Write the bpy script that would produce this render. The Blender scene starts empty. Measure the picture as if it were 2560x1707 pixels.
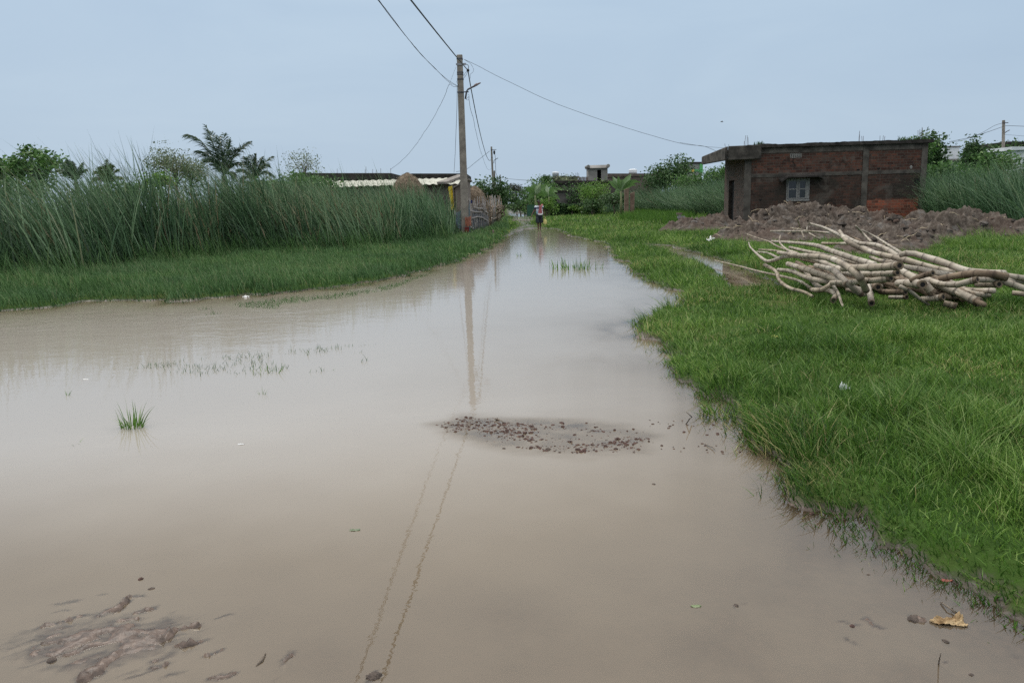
import bpy, math, random
import numpy as np
from mathutils import Vector, Matrix
random.seed(7)
RNG = np.random.default_rng(11)
R = math.radians
SC = bpy.context.scene
COL = SC.collection

# ------------------------------------------------------------------ camera
F = 1850.0; W0, H0 = 2560.0, 1707.0
PITCH = R(10.55); ROLL = R(1.6); EYE = np.array([0.0, 0.0, 1.5])
fw = np.array([0, math.cos(PITCH), -math.sin(PITCH)])
up0 = np.array([0, math.sin(PITCH), math.cos(PITCH)]); rt0 = np.array([1.0, 0, 0])
rt = math.cos(ROLL)*rt0 - math.sin(ROLL)*up0
upv = math.sin(ROLL)*rt0 + math.cos(ROLL)*up0
cam = bpy.data.cameras.new('camera'); camo = bpy.data.objects.new('camera', cam); COL.objects.link(camo)
m = Matrix(((rt[0], upv[0], -fw[0], EYE[0]), (rt[1], upv[1], -fw[1], EYE[1]), (rt[2], upv[2], -fw[2], EYE[2]), (0, 0, 0, 1)))
camo.matrix_world = m
cam.sensor_width = 36.0; cam.lens = 36.0*F/W0; cam.clip_start = 0.05; cam.clip_end = 4000
SC.camera = camo

def ray(px, py):
    return fw + rt*((px-W0/2)/F) - upv*((py-H0/2)/F)
def gz(px, py, z=0.0):                     # point of a sight line at height z
    d = ray(px, py); t = (z-EYE[2])/d[2]
    return EYE + d*t
def gy(px, py, Y):                         # point of a sight line at distance Y
    d = ray(px, py); return EYE + d*(Y/d[1])
def proj(p):
    v = np.array(p)-EYE; z = v@fw
    return (W0/2+F*(v@rt)/z, H0/2-F*(v@upv)/z)

# ------------------------------------------------------------------ noise
def _h(xi, yi, s):
    h = (xi.astype(np.int64)*374761393 + yi.astype(np.int64)*668265263 + s*144269504) & 0xffffffff
    h = ((h ^ (h >> 13))*1274126177) & 0xffffffff
    h = h ^ (h >> 16)
    return (h & 0xffffff)/float(0xffffff)
def vn(x, y, s=0):
    x = np.asarray(x, float); y = np.asarray(y, float)
    xi = np.floor(x); yi = np.floor(y); fx = x-xi; fy = y-yi
    fx = fx*fx*(3-2*fx); fy = fy*fy*(3-2*fy)
    a = _h(xi, yi, s); b = _h(xi+1, yi, s); c = _h(xi, yi+1, s); d = _h(xi+1, yi+1, s)
    return (a*(1-fx)+b*fx)*(1-fy)+(c*(1-fx)+d*fx)*fy
def fbm(x, y, s=0, o=4, g=0.5):
    a = 1.0; t = 0; n = 0
    for k in range(o):
        t = t+a*vn(np.asarray(x)*2**k+17.3*k, np.asarray(y)*2**k-9.1*k, s+k); n += a; a *= g
    return t/n
def sm(x, a, b):
    t = np.clip((np.asarray(x, float)-a)/(b-a), 0, 1); return t*t*(3-2*t)

# ------------------------------------------------------------------ shores (traced, on the plane z=0)
D = 1.08844                                 # the trace was read off a 2352 px wide copy
def tr(pts): return [tuple(gz(x*D, y*D)[:2]) for x, y in pts]
left_shore = tr([(0,716),(100,708),(200,693),(300,690),(400,692),(500,684),(600,676),(700,668),(800,657),(880,643),(960,622),(1040,600),(1090,583),(1128,560),(1150,546),(1172,540)])
far_end = tr([(1180,534),(1200,527),(1240,523),(1285,526)])
right_shore = tr([(1300,535),(1320,543),(1370,553),(1402,563),(1415,590),(1445,610),(1475,640),(1530,655),(1560,675),(1555,705),(1510,728),(1470,752),(1500,772),(1545,790),(1550,815),(1522,842),(1560,872),(1615,900),(1650,930),(1645,962),(1700,990),(1750,1030),(1800,1050),(1862,1078),(1835,1105),(1860,1150),(1930,1180),(1985,1225),(2005,1265),(2060,1265),(2110,1290),(2180,1330),(2260,1365),(2310,1390),(2352,1420)])
POND = left_shore + far_end + right_shore + [(2.6,1.7),(3.0,0.8),(3.6,-1.0),(4.4,-6.0),(6,-24),(-60,-24),(-60,9.0),(-26,11.5)]
CHAN = tr([(1462,560),(1540,564),(1620,585),(1700,612),(1760,640),(1790,655),(1785,668),(1700,668),(1660,650),(1645,625),(1580,598),(1500,572)])
PUD1 = tr([(1168,489),(1208,493),(1216,497),(1190,499),(1172,495)])
PUD2 = tr([(1772,935),(1800,938),(1825,955),(1830,975),(1805,972),(1785,955)])
PUD3 = tr([(1170,506),(1225,506),(1230,510),(1180,511)])
def sd1(poly, x, y):                        # + inside
    P = np.array(poly); n = len(P)
    dmin = np.full(x.shape, 1e9); ins = np.zeros(x.shape, bool)
    for i in range(n):
        ax, ay = P[i]; bx, by = P[(i+1) % n]
        ex, ey = bx-ax, by-ay; wx, wy = x-ax, y-ay
        t = np.clip((wx*ex+wy*ey)/(ex*ex+ey*ey+1e-12), 0, 1)
        dmin = np.minimum(dmin, (wx-ex*t)**2+(wy-ey*t)**2)
        c = ((ay > y) != (by > y))
        if abs(by-ay) > 1e-12:
            ins ^= c & (x < (bx-ax)*(y-ay)/(by-ay)+ax)
    d = np.sqrt(dmin); return np.where(ins, d, -d)
def water_sd(x, y):
    x = np.asarray(x, float); y = np.asarray(y, float)
    d = sd1(POND, x, y)
    for p in (CHAN, PUD1, PUD2, PUD3): d = np.maximum(d, np.minimum(sd1(p, x, y), 0.5))
    return d
# mud ridges standing out of the water: (px, py, half length m, half width m, image end of the ridge, height)
RIDG = []
def rg(x0, y0, x1, y1, w, h): 
    a = gz(x0, y0)[:2]; b = gz(x1, y1)[:2]; RIDG.append((a, b, w, h))
def rz(x0, y0, x1, y1, w, h):               # read off the zoom of the lower left corner
    rg(x0*0.3401, 1400+y0*0.34, x1*0.3401, 1400+y1*0.34, w, h)
for q in [(300,495,520,440,.016,.07),(430,330,580,310,.02,.065),(380,395,480,378,.015,.06),(520,420,760,395,.02,.065),(700,420,930,315,.022,.075),
          (690,268,770,262,.012,.06),(710,525,820,460,.018,.065),(800,450,1010,425,.018,.07),(1000,380,1120,340,.022,.07),(930,285,1040,262,.015,.065),
          (600,480,680,450,.02,.06),(250,655,440,580,.015,.07),(1170,590,1250,560,.022,.08),(1230,545,1455,485,.02,.08),(620,880,690,820,.03,.08),
          (700,815,860,705,.02,.075),(830,720,1090,632,.018,.07),(1100,790,1240,760,.026,.075),(1110,740,1290,665,.03,.06),(1300,640,1515,595,.02,.075),
          (1090,805,900,890,.015,.065),(1530,712,1640,662,.016,.075),(1560,885,1700,850,.022,.08),(1180,865,1380,825,.015,.06),(540,650,800,590,.03,.052),
          (480,740,600,700,.02,.05),(1010,580,1100,565,.02,.06),(1040,515,1140,500,.016,.055),(1200,420,1290,375,.012,.055),(1370,465,1440,450,.012,.06),
          (2075,770,2140,660,.016,.07),(2000,890,2030,850,.012,.06),(150,545,215,522,.012,.06),(1600,430,1680,405,.01,.056),(760,880,1000,790,.02,.05)]:
    rz(*q)
for q in [(2090,1548,2150,1560,.015,.066),(2160,1545,2200,1568,.018,.07),(2275,1543,2310,1550,.016,.07),(2100,1590,2130,1605,.018,.06),(1830,1520,1850,1510,.012,.062),
          (2535,1640,2550,1650,.012,.065),(1600,1720,1640,1560,.0,.0),(2350,1655,2370,1660,.012,.06),(2230,1690,2250,1700,.015,.05),(915,1720,945,1680,.02,.065)]:
    if q[4] > 0: rg(*q)
_q = gz(520*.34, 1400+440*.34)[:2]-gz(300*.34, 1400+495*.34)[:2]; RDIR = _q/np.linalg.norm(_q)
GRAV = tr([(1000,975),(1060,955),(1180,962),(1300,968),(1440,978),(1500,1000),(1460,1035),(1360,1045),(1240,1035),(1130,1020),(1040,1000)])
MUDC = gz(250, 1600)[:2]
def Hgt(x, y, fine=True):
    x = np.asarray(x, float); y = np.asarray(y, float)
    d = water_sd(x, y)
    amp = np.clip(np.abs(y)/9.0, 0.30, 0.75)
    near = sm(-np.abs(d), -2.5, -0.2)
    d = d + near*amp*(fbm(x*2.2/np.maximum(amp, .3), y*1.3/np.maximum(amp, .3), 3)-0.5)*1.1
    di = np.maximum(d, 0); do = np.maximum(-d, 0)
    shal = 0.16+0.84*sm(y, 2.1, 5.6)           # shallowed by the viewer so the mud darkens it like fading sky sheen
    h = -shal*(0.065*(1-np.exp(-di/0.35)) + 0.10*(1-np.exp(-di/3.0))) - .012*(fbm(x*3.1, y*3.1, 61)-.5)*sm(di, .1, .5)
    h = h + 0.065*(1-np.exp(-do/0.14)) + 0.07*(1-np.exp(-do/2.0)) + 0.17*sm(do, 4, 18)
    h = h + (1-np.exp(-do/0.4))*(0.06*(fbm(x*1.1, y*1.1, 21)-0.5)+0.04*(fbm(x*4, y*4, 33)-.5))
    if fine:
        g = sm(sd1(GRAV, x, y)+.16*(fbm(x*3.5, y*7, 57)-.5), -0.16, 0.10)
        lift = -0.026 + 0.050*(fbm(x*9, y*18, 51)-0.5)
        h = np.where((d > 0) & (g > 0), np.maximum(h, h*(1-g)+lift*g), h)
        sel = (y < 4.2) & (d > 0)
        if sel.any():
            xs = x[sel] if x.ndim else x; ys = y[sel] if x.ndim else y
            wx_, wy_ = fbm(xs*13, ys*13, 71), fbm(xs*13, ys*13, 72)
            xs = xs+0.07*(wx_-.5); ys = ys+0.06*(wy_-.5)
            base = -0.20+0.199*np.exp(-(((xs-MUDC[0])/0.80)**2+((ys-MUDC[1])/0.43)**2)**1.2)
            ua, va = xs*RDIR[0]+ys*RDIR[1], -xs*RDIR[1]+ys*RDIR[0]
            rdg = 1-np.abs(2*fbm(ua*5, va*19, 74, 4)-1)
            hh = np.maximum(h[sel] if x.ndim else h, base+0.046*(rdg-.70)+0.016*(fbm(xs*30, ys*30, 76)-.5))
            nn = fbm(xs*34, ys*34, 75, 3)
            for (a, b, w, hr) in RIDG:
                ex, ey = b[0]-a[0], b[1]-a[1]; wx, wy = xs-a[0], ys-a[1]
                t = np.clip((wx*ex+wy*ey)/(ex*ex+ey*ey+1e-9), 0, 1)
                dd = np.sqrt((wx-ex*t)**2+(wy-ey*t)**2)
                hh = np.maximum(hh, -0.06+(hr-0.004)*np.exp(-(dd/(w*1.15))**2)*(0.62+0.75*nn)-0.16*sm(dd, w*1.6, w*5))
            if x.ndim: h[sel] = hh
            else: h = hh
    return h
def at(px, py, dz=0.0):                     # sight line meets the ground
    d = ray(px, py); t = np.geomspace(1.5, 400, 900)
    P = EYE[None]+d[None]*t[:, None]
    below = P[:, 2] < np.maximum(Hgt(P[:, 0], P[:, 1], False), 0.0)+dz
    k = int(np.argmax(below)) if below.any() else len(t)-1
    return P[k]
def gh(x, y): return float(max(Hgt(np.array([x]), np.array([y]), False)[0], 0.0))
def gh0(x, y): return float(Hgt(np.array([x]), np.array([y]), False)[0])

# ------------------------------------------------------------------ objects
def tag(o, label=None, cat=None, group=None, kind=None):
    if label: o['label'] = label
    if cat: o['category'] = cat
    if group: o['group'] = group
    if kind: o['kind'] = kind
    return o
def thing(name, label, cat, loc=(0, 0, 0), rz=0.0, group=None):
    o = bpy.data.objects.new(name, None); COL.objects.link(o)
    o.location = [float(c) for c in loc]; o.rotation_euler = (0, 0, rz); o.empty_display_size = 0.2
    return tag(o, label, cat, group)
def link(name, me, mat=None, parent=None, smooth=False):
    o = bpy.data.objects.new(name, me); COL.objects.link(o)
    if mat is not None:
        for mm in (mat if isinstance(mat, (list, tuple)) else [mat]): me.materials.append(mm)
    if parent is not None: o.parent = parent
    if smooth: me.polygons.foreach_set('use_smooth', np.ones(len(me.polygons), bool))
    return o
def np_mesh(name, V, Q, attrs=None):
    me = bpy.data.meshes.new(name); k = Q.shape[1]
    me.vertices.add(len(V)); me.vertices.foreach_set('co', np.ascontiguousarray(V, np.float32).ravel())
    me.loops.add(Q.size); me.loops.foreach_set('vertex_index', np.ascontiguousarray(Q, np.int32).ravel())
    me.polygons.add(len(Q)); me.polygons.foreach_set('loop_start', np.arange(0, Q.size, k, dtype=np.int32))
    try: me.polygons.foreach_set('loop_total', np.full(len(Q), k, np.int32))
    except Exception: pass
    for n, a in (attrs or {}).items():
        at_ = me.attributes.new(n, 'FLOAT', 'POINT'); at_.data.foreach_set('value', np.ascontiguousarray(a, np.float32))
    me.update(calc_edges=True); me.validate()
    return me
class MB:
    def __init__(s): s.v = []; s.f = []; s.a = []; s.mi = []
    def add(s, V, Fc, a=0.0, mi=0):
        b = len(s.v); V = [tuple(float(c) for c in p) for p in V]; s.v += V
        s.a += list(a) if hasattr(a, '__len__') else [a]*len(V)
        for f in Fc: s.f.append(tuple(i+b for i in f)); s.mi.append(mi)
        return s
    def box(s, x0, x1, y0, y1, z0, z1, a=0.0, mi=0):
        V = [(x0,y0,z0),(x1,y0,z0),(x1,y1,z0),(x0,y1,z0),(x0,y0,z1),(x1,y0,z1),(x1,y1,z1),(x0,y1,z1)]
        return s.add(V, [(0,3,2,1),(4,5,6,7),(0,1,5,4),(1,2,6,5),(2,3,7,6),(3,0,4,7)], a, mi)
    def hexa(s, V, a=0.0, mi=0):            # 4 bottom + 4 top points
        return s.add(V, [(0,3,2,1),(4,5,6,7),(0,1,5,4),(1,2,6,5),(2,3,7,6),(3,0,4,7)], a, mi)
    def tube(s, pts, rad, n=8, caps=True, a=None, flat=1.0, mi=0):
        P = [np.array(p, float) for p in pts]; k = len(P)
        rad = [rad]*k if not hasattr(rad, '__len__') else list(rad)
        T = [P[min(i+1, k-1)]-P[max(i-1, 0)] for i in range(k)]
        T = [t/(np.linalg.norm(t)+1e-12) for t in T]
        ref = np.array([0, 0, 1.0]) if abs(T[0][2]) < 0.9 else np.array([1.0, 0, 0])
        u = np.cross(T[0], ref); u /= np.linalg.norm(u)
        V = []; A = []
        for i in range(k):
            u = u-T[i]*(u@T[i]); u /= np.linalg.norm(u)+1e-12; w = np.cross(T[i], u)
            for j in range(n):
                th = 2*math.pi*j/n
                V.append(P[i]+rad[i]*(math.cos(th)*u+math.sin(th)*flat*w)); A.append(0.0 if a is None else a[i])
        Fc = [(i*n+j, i*n+(j+1) % n, (i+1)*n+(j+1) % n, (i+1)*n+j) for i in range(k-1) for j in range(n)]
        if caps: Fc += [tuple(range(n))[::-1], tuple((k-1)*n+j for j in range(n))]
        return s.add(V, Fc, A, mi)
    def loft(s, rings, caps=True, a=0.0, mi=0):   # rings of equal length
        n = len(rings[0]); V = [p for r_ in rings for p in r_]
        Fc = [(i*n+j, i*n+(j+1) % n, (i+1)*n+(j+1) % n, (i+1)*n+j) for i in range(len(rings)-1) for j in range(n)]
        if caps: Fc += [tuple(range(n))[::-1], tuple((len(rings)-1)*n+j for j in range(n))]
        return s.add(V, Fc, a, mi)
    def strip(s, L, Rr, a=0.0):
        V = []; 
        for l, r_ in zip(L, Rr): V += [l, r_]
        return s.add(V, [(2*i, 2*i+1, 2*i+3, 2*i+2) for i in range(len(L)-1)], a)
    def build(s, name, mat=None, parent=None, smooth=False):
        me = bpy.data.meshes.new(name); me.from_pydata(s.v, [], s.f); me.update()
        at_ = me.attributes.new('v', 'FLOAT', 'POINT'); at_.data.foreach_set('value', np.array(s.a, np.float32))
        if any(s.mi): me.polygons.foreach_set('material_index', np.array(s.mi, np.int32))
        return link(name, me, mat, parent, smooth)
def copy_tree(o, parent=None):
    c = o.copy(); COL.objects.link(c); c.parent = parent
    for ch in list(o.children): copy_tree(ch, c)
    return c

# ------------------------------------------------------------------ materials
def NT(name):
    mt = bpy.data.materials.new(name); mt.use_nodes = True; nt = mt.node_tree
    for n in list(nt.nodes): nt.nodes.remove(n)
    out = nt.nodes.new('ShaderNodeOutputMaterial'); return mt, nt, out
def ramp(nt, fac, stops, interp='LINEAR'):
    r_ = nt.nodes.new('ShaderNodeValToRGB'); r_.color_ramp.interpolation = interp
    e = r_.color_ramp.elements
    while len(e) < len(stops): e.new(0.5)
    for k, (p, c) in enumerate(stops): e[k].position = p; e[k].color = (*c, 1) if len(c) == 3 else c
    nt.links.new(fac, r_.inputs[0]); return r_.outputs[0]
def noise(nt, scale, detail=4, vec=None, rough=0.55, dist=0.0):
    n = nt.nodes.new('ShaderNodeTexNoise'); n.inputs['Scale'].default_value = scale; n.inputs['Detail'].default_value = detail
    n.inputs['Roughness'].default_value = rough; n.inputs['Distortion'].default_value = dist
    if vec is None:
        tc = nt.nodes.new('ShaderNodeTexCoord'); vec = tc.outputs['Object']
    nt.links.new(vec, n.inputs['Vector']); return n.outputs[0]
def mth(nt, op, a, b=None, clamp=False):
    n = nt.nodes.new('ShaderNodeMath'); n.operation = op; n.use_clamp = clamp
    for i, q in enumerate((a, b)):
        if q is None: continue
        if isinstance(q, (int, float)): n.inputs[i].default_value = q
        else: nt.links.new(q, n.inputs[i])
    return n.outputs[0]
def mix(nt, fac, a, b, mode='MIX'):
    n = nt.nodes.new('ShaderNodeMix'); n.data_type = 'RGBA'; n.blend_type = mode
    for i, q in ((0, fac), (6, a), (7, b)):
        if isinstance(q, (int, float)): n.inputs[i].default_value = q
        elif isinstance(q, tuple): n.inputs[i].default_value = (*q, 1)
        else: nt.links.new(q, n.inputs[i])
    return n.outputs[2]
def bsdf(nt, out, col, rough=0.8, bump=None, bstr=0.4, bdist=0.02, spec=0.3, metal=0.0):
    b = nt.nodes.new('ShaderNodeBsdfPrincipled'); b.inputs['Roughness'].default_value = rough
    b.inputs['Specular IOR Level'].default_value = spec; b.inputs['Metallic'].default_value = metal
    if isinstance(col, tuple): b.inputs['Base Color'].default_value = (*col, 1)
    else: nt.links.new(col, b.inputs['Base Color'])
    if bump is not None:
        bn = nt.nodes.new('ShaderNodeBump'); bn.inputs['Strength'].default_value = bstr; bn.inputs['Distance'].default_value = bdist
        nt.links.new(bump, bn.inputs['Height']); nt.links.new(bn.outputs[0], b.inputs['Normal'])
    nt.links.new(b.outputs[0], out.inputs[0]); return b
def plain(name, c1, c2, scale=6, rough=0.8, bump=0.3, detail=5, spec=0.25, lo=.35, hi=.65, metal=0.0, bdist=.02):
    mt, nt, out = NT(name); n = noise(nt, scale, detail)
    c = ramp(nt, n, [(lo, c1), (hi, c2)])
    n2 = noise(nt, scale*5, 3)
    bsdf(nt, out, c, rough, n2 if bump else None, bump, bdist, spec, metal); return mt
def leafmat(name, stops, patch=None, pscale=0.5, trans=0.35, rough=0.55, spec=0.25):
    """foliage: colour by a per-leaf value, a little light passing through"""
    mt, nt, out = NT(name)
    at_ = nt.nodes.new('ShaderNodeAttribute'); at_.attribute_name = 'v'
    c = ramp(nt, at_.outputs['Fac'], stops)
    if patch is not None:
        f = ramp(nt, noise(nt, pscale, 3), [(.38, (0, 0, 0)), (.62, (1, 1, 1))])
        c = mix(nt, f, c, mix(nt, 1.0, c, patch, 'MULTIPLY'))
    b = nt.nodes.new('ShaderNodeBsdfPrincipled'); b.inputs['Roughness'].default_value = rough
    b.inputs['Specular IOR Level'].default_value = spec
    nt.links.new(c, b.inputs['Base Color'])
    t = nt.nodes.new('ShaderNodeBsdfTranslucent'); nt.links.new(c, t.inputs[0])
    mx = nt.nodes.new('ShaderNodeMixShader'); mx.inputs[0].default_value = trans
    nt.links.new(b.outputs[0], mx.inputs[1]); nt.links.new(t.outputs[0], mx.inputs[2]); nt.links.new(mx.outputs[0], out.inputs[0])
    return mt
# ------------------------------------------------------------------ sky and sun
SUN_EL, SUN_AZ = R(55), R(-35)              # azimuth from +Y towards +X
w = bpy.data.worlds.new('World'); SC.world = w; w.use_nodes = True; nt = w.node_tree
for n in list(nt.nodes): nt.nodes.remove(n)
wo = nt.nodes.new('ShaderNodeOutputWorld'); bg = nt.nodes.new('ShaderNodeBackground'); bg.inputs[1].default_value = 0.1
sky = nt.nodes.new('ShaderNodeTexSky'); sky.sky_type = 'NISHITA'; sky.sun_disc = False
sky.sun_elevation = SUN_EL; sky.sun_rotation = SUN_AZ; sky.dust_density = 4.0; sky.air_density = 1.2
tc = nt.nodes.new('ShaderNodeTexCoord'); sx = nt.nodes.new('ShaderNodeSeparateXYZ'); nt.links.new(tc.outputs['Generated'], sx.inputs[0])
OV = [(0.0, (.50, .615, .735)), (0.06, (.475, .60, .735)), (0.24, (.465, .60, .75)), (0.38, (.84, .93, 1.0)), (0.6, (1.0, 1.0, 1.0)), (1.0, (1.0, 1.0, 1.0))]
oc = ramp(nt, sx.outputs[2], OV)
mp = nt.nodes.new('ShaderNodeMapping'); mp.inputs['Scale'].default_value = (1, 1, 3.5); nt.links.new(tc.outputs['Generated'], mp.inputs[0])
cl = noise(nt, 2.2, 5, mp.outputs[0], .55, .6)
oc = mix(nt, 1.0, oc, ramp(nt, cl, [(.28, (.945, .955, .972)), (.5, (1.0, 1.0, 1.0)), (.72, (1.065, 1.05, 1.03))]), 'MULTIPLY')
# the deck is brightest overhead, as under any closed cloud
zb_ = mth(nt, 'ADD', 1.0, mth(nt, 'MULTIPLY', mth(nt, 'MULTIPLY', mth(nt, 'SUBTRACT', sx.outputs[2], .38), 1.6667, True), 1.5))
vz = nt.nodes.new('ShaderNodeVectorMath'); vz.operation = 'SCALE'; nt.links.new(oc, vz.inputs[0]); nt.links.new(zb_, vz.inputs['Scale']); oc = vz.outputs[0]
vm = nt.nodes.new('ShaderNodeVectorMath'); vm.operation = 'SCALE'; vm.inputs['Scale'].default_value = 10.0; nt.links.new(oc, vm.inputs[0])
fin = mix(nt, 0.94, sky.outputs[0], vm.outputs[0])       # a closed overcast deck over the clear sky
nt.links.new(fin, bg.inputs[0]); nt.links.new(bg.outputs[0], wo.inputs[0])
sl = bpy.data.lights.new('sun', 'SUN'); sl.energy = 1.6; sl.angle = R(14); sl.color = (1, .95, .87)
so = bpy.data.objects.new('sun', sl); COL.objects.link(so)
sd = Vector((math.sin(SUN_AZ)*math.cos(SUN_EL), math.cos(SUN_AZ)*math.cos(SUN_EL), math.sin(SUN_EL)))
so.rotation_euler = sd.to_track_quat('Z', 'Y').to_euler(); so.location = (0, 0, 40)
SC.view_settings.view_transform = 'Standard'; SC.view_settings.look = 'None'; SC.view_settings.exposure = 0.0; SC.view_settings.gamma = 1
SC.cycles.max_bounces = 6; SC.cycles.transparent_max_bounces = 12; SC.cycles.diffuse_bounces = 3
SC.cycles.use_denoising = False

# ------------------------------------------------------------------ ground and water, one grid
ys = [-40, -25, -15, -9, -5, -3, -1.5, -.5, .3, .9, 1.4]
y = 1.6
while y < 4.3: ys.append(y); y += 0.0125
while y < 75: ys.append(y); y *= 1.0068
while y < 1500: ys.append(y); y *= 1.12
ys = np.array(ys+[1600])
def side(x0, sgn):
    o = []; x = x0; st = 0.016
    while abs(x) < 1500: st *= 1.024; x += sgn*st; o.append(x)
    return o
xs = np.array(side(-2.0, -1)[::-1]+list(np.arange(-2.0, 2.4, 0.016))+side(2.4, 1))
X, Y = np.meshgrid(xs, ys)
Hh = Hgt(X.ravel(), Y.ravel()).reshape(X.shape)
ny, nx = X.shape
idx = np.arange(ny*nx).reshape(ny, nx)
Q = np.stack([idx[:-1, :-1].ravel(), idx[:-1, 1:].ravel(), idx[1:, 1:].ravel(), idx[1:, :-1].ravel()], 1)
V = np.stack([X.ravel(), Y.ravel(), Hh.ravel()], 1)
PATH = tr([(1150,546),(1178,530),(1195,524),(1182,512),(1172,498),(1166,488),(1167,478),(1174,470),(1180,476),(1196,486),(1222,498),(1228,508),(1215,518),(1245,526),(1200,540)])
pathv = sm(sd1(PATH, X.ravel(), Y.ravel()), -0.5, 0.4)
grv = sm(sd1(GRAV, X.ravel(), Y.ravel()), -0.3, 0.2)
gm, nt, out = NT('ground_soil')
geo = nt.nodes.new('ShaderNodeNewGeometry'); sp = nt.nodes.new('ShaderNodeSeparateXYZ'); nt.links.new(geo.outputs['Position'], sp.inputs[0])
nz = noise(nt, 1.1, 6, geo.outputs['Position']); nf = noise(nt, 28, 5, geo.outputs['Position'])
grassy = ramp(nt, nz, [(.32, (.024, .050, .011)), (.5, (.034, .062, .014)), (.68, (.055, .066, .022))])
mud = ramp(nt, nf, [(.3, (.036, .026, .020)), (.55, (.092, .064, .049)), (.75, (.15, .108, .083))])
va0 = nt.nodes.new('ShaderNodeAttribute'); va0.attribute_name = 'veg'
mud = mix(nt, mth(nt, 'MULTIPLY', va0.outputs['Fac'], .8), mud, (.026, .019, .013))   # mud painted darker along the turf edge, as shade under the overhang
hz = mth(nt, 'ADD', sp.outputs[2], mth(nt, 'MULTIPLY', mth(nt, 'SUBTRACT', nf, .5), .06))
va_ = nt.nodes.new('ShaderNodeAttribute'); va_.attribute_name = 'veg'
vg = mth(nt, 'MULTIPLY', ramp(nt, hz, [(.005, (0, 0, 0)), (.03, (1, 1, 1))]), va_.outputs['Fac'])
pa = nt.nodes.new('ShaderNodeAttribute'); pa.attribute_name = 'path'
vg2 = mth(nt, 'MULTIPLY', vg, mth(nt, 'SUBTRACT', 1.0, mth(nt, 'MULTIPLY', pa.outputs['Fac'], ramp(nt, noise(nt, 1.6, 5, geo.outputs['Position']), [(.35, (0, 0, 0)), (.55, (1, 1, 1))]))), True)
ga = nt.nodes.new('ShaderNodeAttribute'); ga.attribute_name = 'grav'
mud = mix(nt, ga.outputs['Fac'], mud, ramp(nt, nf, [(.3, (.065, .042, .033)), (.7, (.19, .118, .088))]))
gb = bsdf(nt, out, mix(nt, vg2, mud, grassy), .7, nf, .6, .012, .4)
nt.links.new(ramp(nt, vg2, [(0, (.42, .42, .42)), (1, (.9, .9, .9))]), gb.inputs['Roughness'])
nt.links.new(ramp(nt, vg2, [(0, (.3, .3, .3)), (1, (.03, .03, .03))]), gb.inputs['Specular IOR Level'])
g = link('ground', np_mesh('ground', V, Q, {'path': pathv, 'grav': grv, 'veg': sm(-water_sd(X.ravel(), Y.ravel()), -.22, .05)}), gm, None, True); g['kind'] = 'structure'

wet = (Hh < 0.012)
fq = (wet.ravel()[Q]).any(1)
used = np.unique(Q[fq]); remap = -np.ones(ny*nx, int); remap[used] = np.arange(len(used))
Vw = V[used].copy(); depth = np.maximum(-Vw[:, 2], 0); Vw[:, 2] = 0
# ripples: stirred round the person and out in the open reach, still close to the camera
pp = gz(1349, 577); rp = np.exp(-(((Vw[:, 0]-pp[0])/3.0)**2+((Vw[:, 1]-pp[1])/3.0)**2))
wind = sm(Vw[:, 1], 5, 22)*0.5+0.25*sm(Vw[:, 1], 3.2, 6.5)
wm, nt, out = NT('muddy_water')
geo = nt.nodes.new('ShaderNodeNewGeometry')
da = nt.nodes.new('ShaderNodeAttribute'); da.attribute_name = 'depth'
ra = nt.nodes.new('ShaderNodeAttribute'); ra.attribute_name = 'ripple'
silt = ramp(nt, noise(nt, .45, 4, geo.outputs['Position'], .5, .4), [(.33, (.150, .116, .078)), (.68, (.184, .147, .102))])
silt = mix(nt, ramp(nt, mth(nt, 'MULTIPLY', da.outputs['Fac'], 6.0), [(.2, (0, 0, 0)), (.75, (1, 1, 1))]), silt, (.284, .258, .226))   # deeper water painted paler, standing in for sky sheen farther out
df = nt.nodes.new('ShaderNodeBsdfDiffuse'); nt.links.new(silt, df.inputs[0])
tp = nt.nodes.new('ShaderNodeBsdfTransparent'); tp.inputs[0].default_value = (.82, .76, .68, 1)
turb = mth(nt, 'SUBTRACT', 1.0, mth(nt, 'POWER', 2.718, mth(nt, 'MULTIPLY', da.outputs['Fac'], -46.0)))
body = nt.nodes.new('ShaderNodeMixShader'); nt.links.new(turb, body.inputs[0]); nt.links.new(tp.outputs[0], body.inputs[1]); nt.links.new(df.outputs[0], body.inputs[2])
mp = nt.nodes.new('ShaderNodeMapping'); mp.inputs['Scale'].default_value = (1.0, 1.6, 1); nt.links.new(geo.outputs['Position'], mp.inputs[0])
r1 = noise(nt, 7.0, 3, mp.outputs[0], .6, .3); r2 = noise(nt, 1.7, 2, mp.outputs[0])
rr = mth(nt, 'ADD', mth(nt, 'MULTIPLY', r1, .55), r2)
bn = nt.nodes.new('ShaderNodeBump'); bn.inputs['Distance'].default_value = 0.02
nt.links.new(mth(nt, 'MULTIPLY', ra.outputs['Fac'], 1.0), bn.inputs['Strength']); nt.links.new(rr, bn.inputs['Height'])
gl = nt.nodes.new('ShaderNodeBsdfGlossy'); gl.inputs['Roughness'].default_value = 0.015; nt.links.new(bn.outputs[0], gl.inputs['Normal'])
fr = nt.nodes.new('ShaderNodeFresnel'); fr.inputs[0].default_value = 1.6; nt.links.new(bn.outputs[0], fr.inputs['Normal'])
ms = nt.nodes.new('ShaderNodeMixShader'); nt.links.new(fr.outputs[0], ms.inputs[0]); nt.links.new(body.outputs[0], ms.inputs[1]); nt.links.new(gl.outputs[0], ms.inputs[2])
nt.links.new(ms.outputs[0], out.inputs[0])
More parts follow.
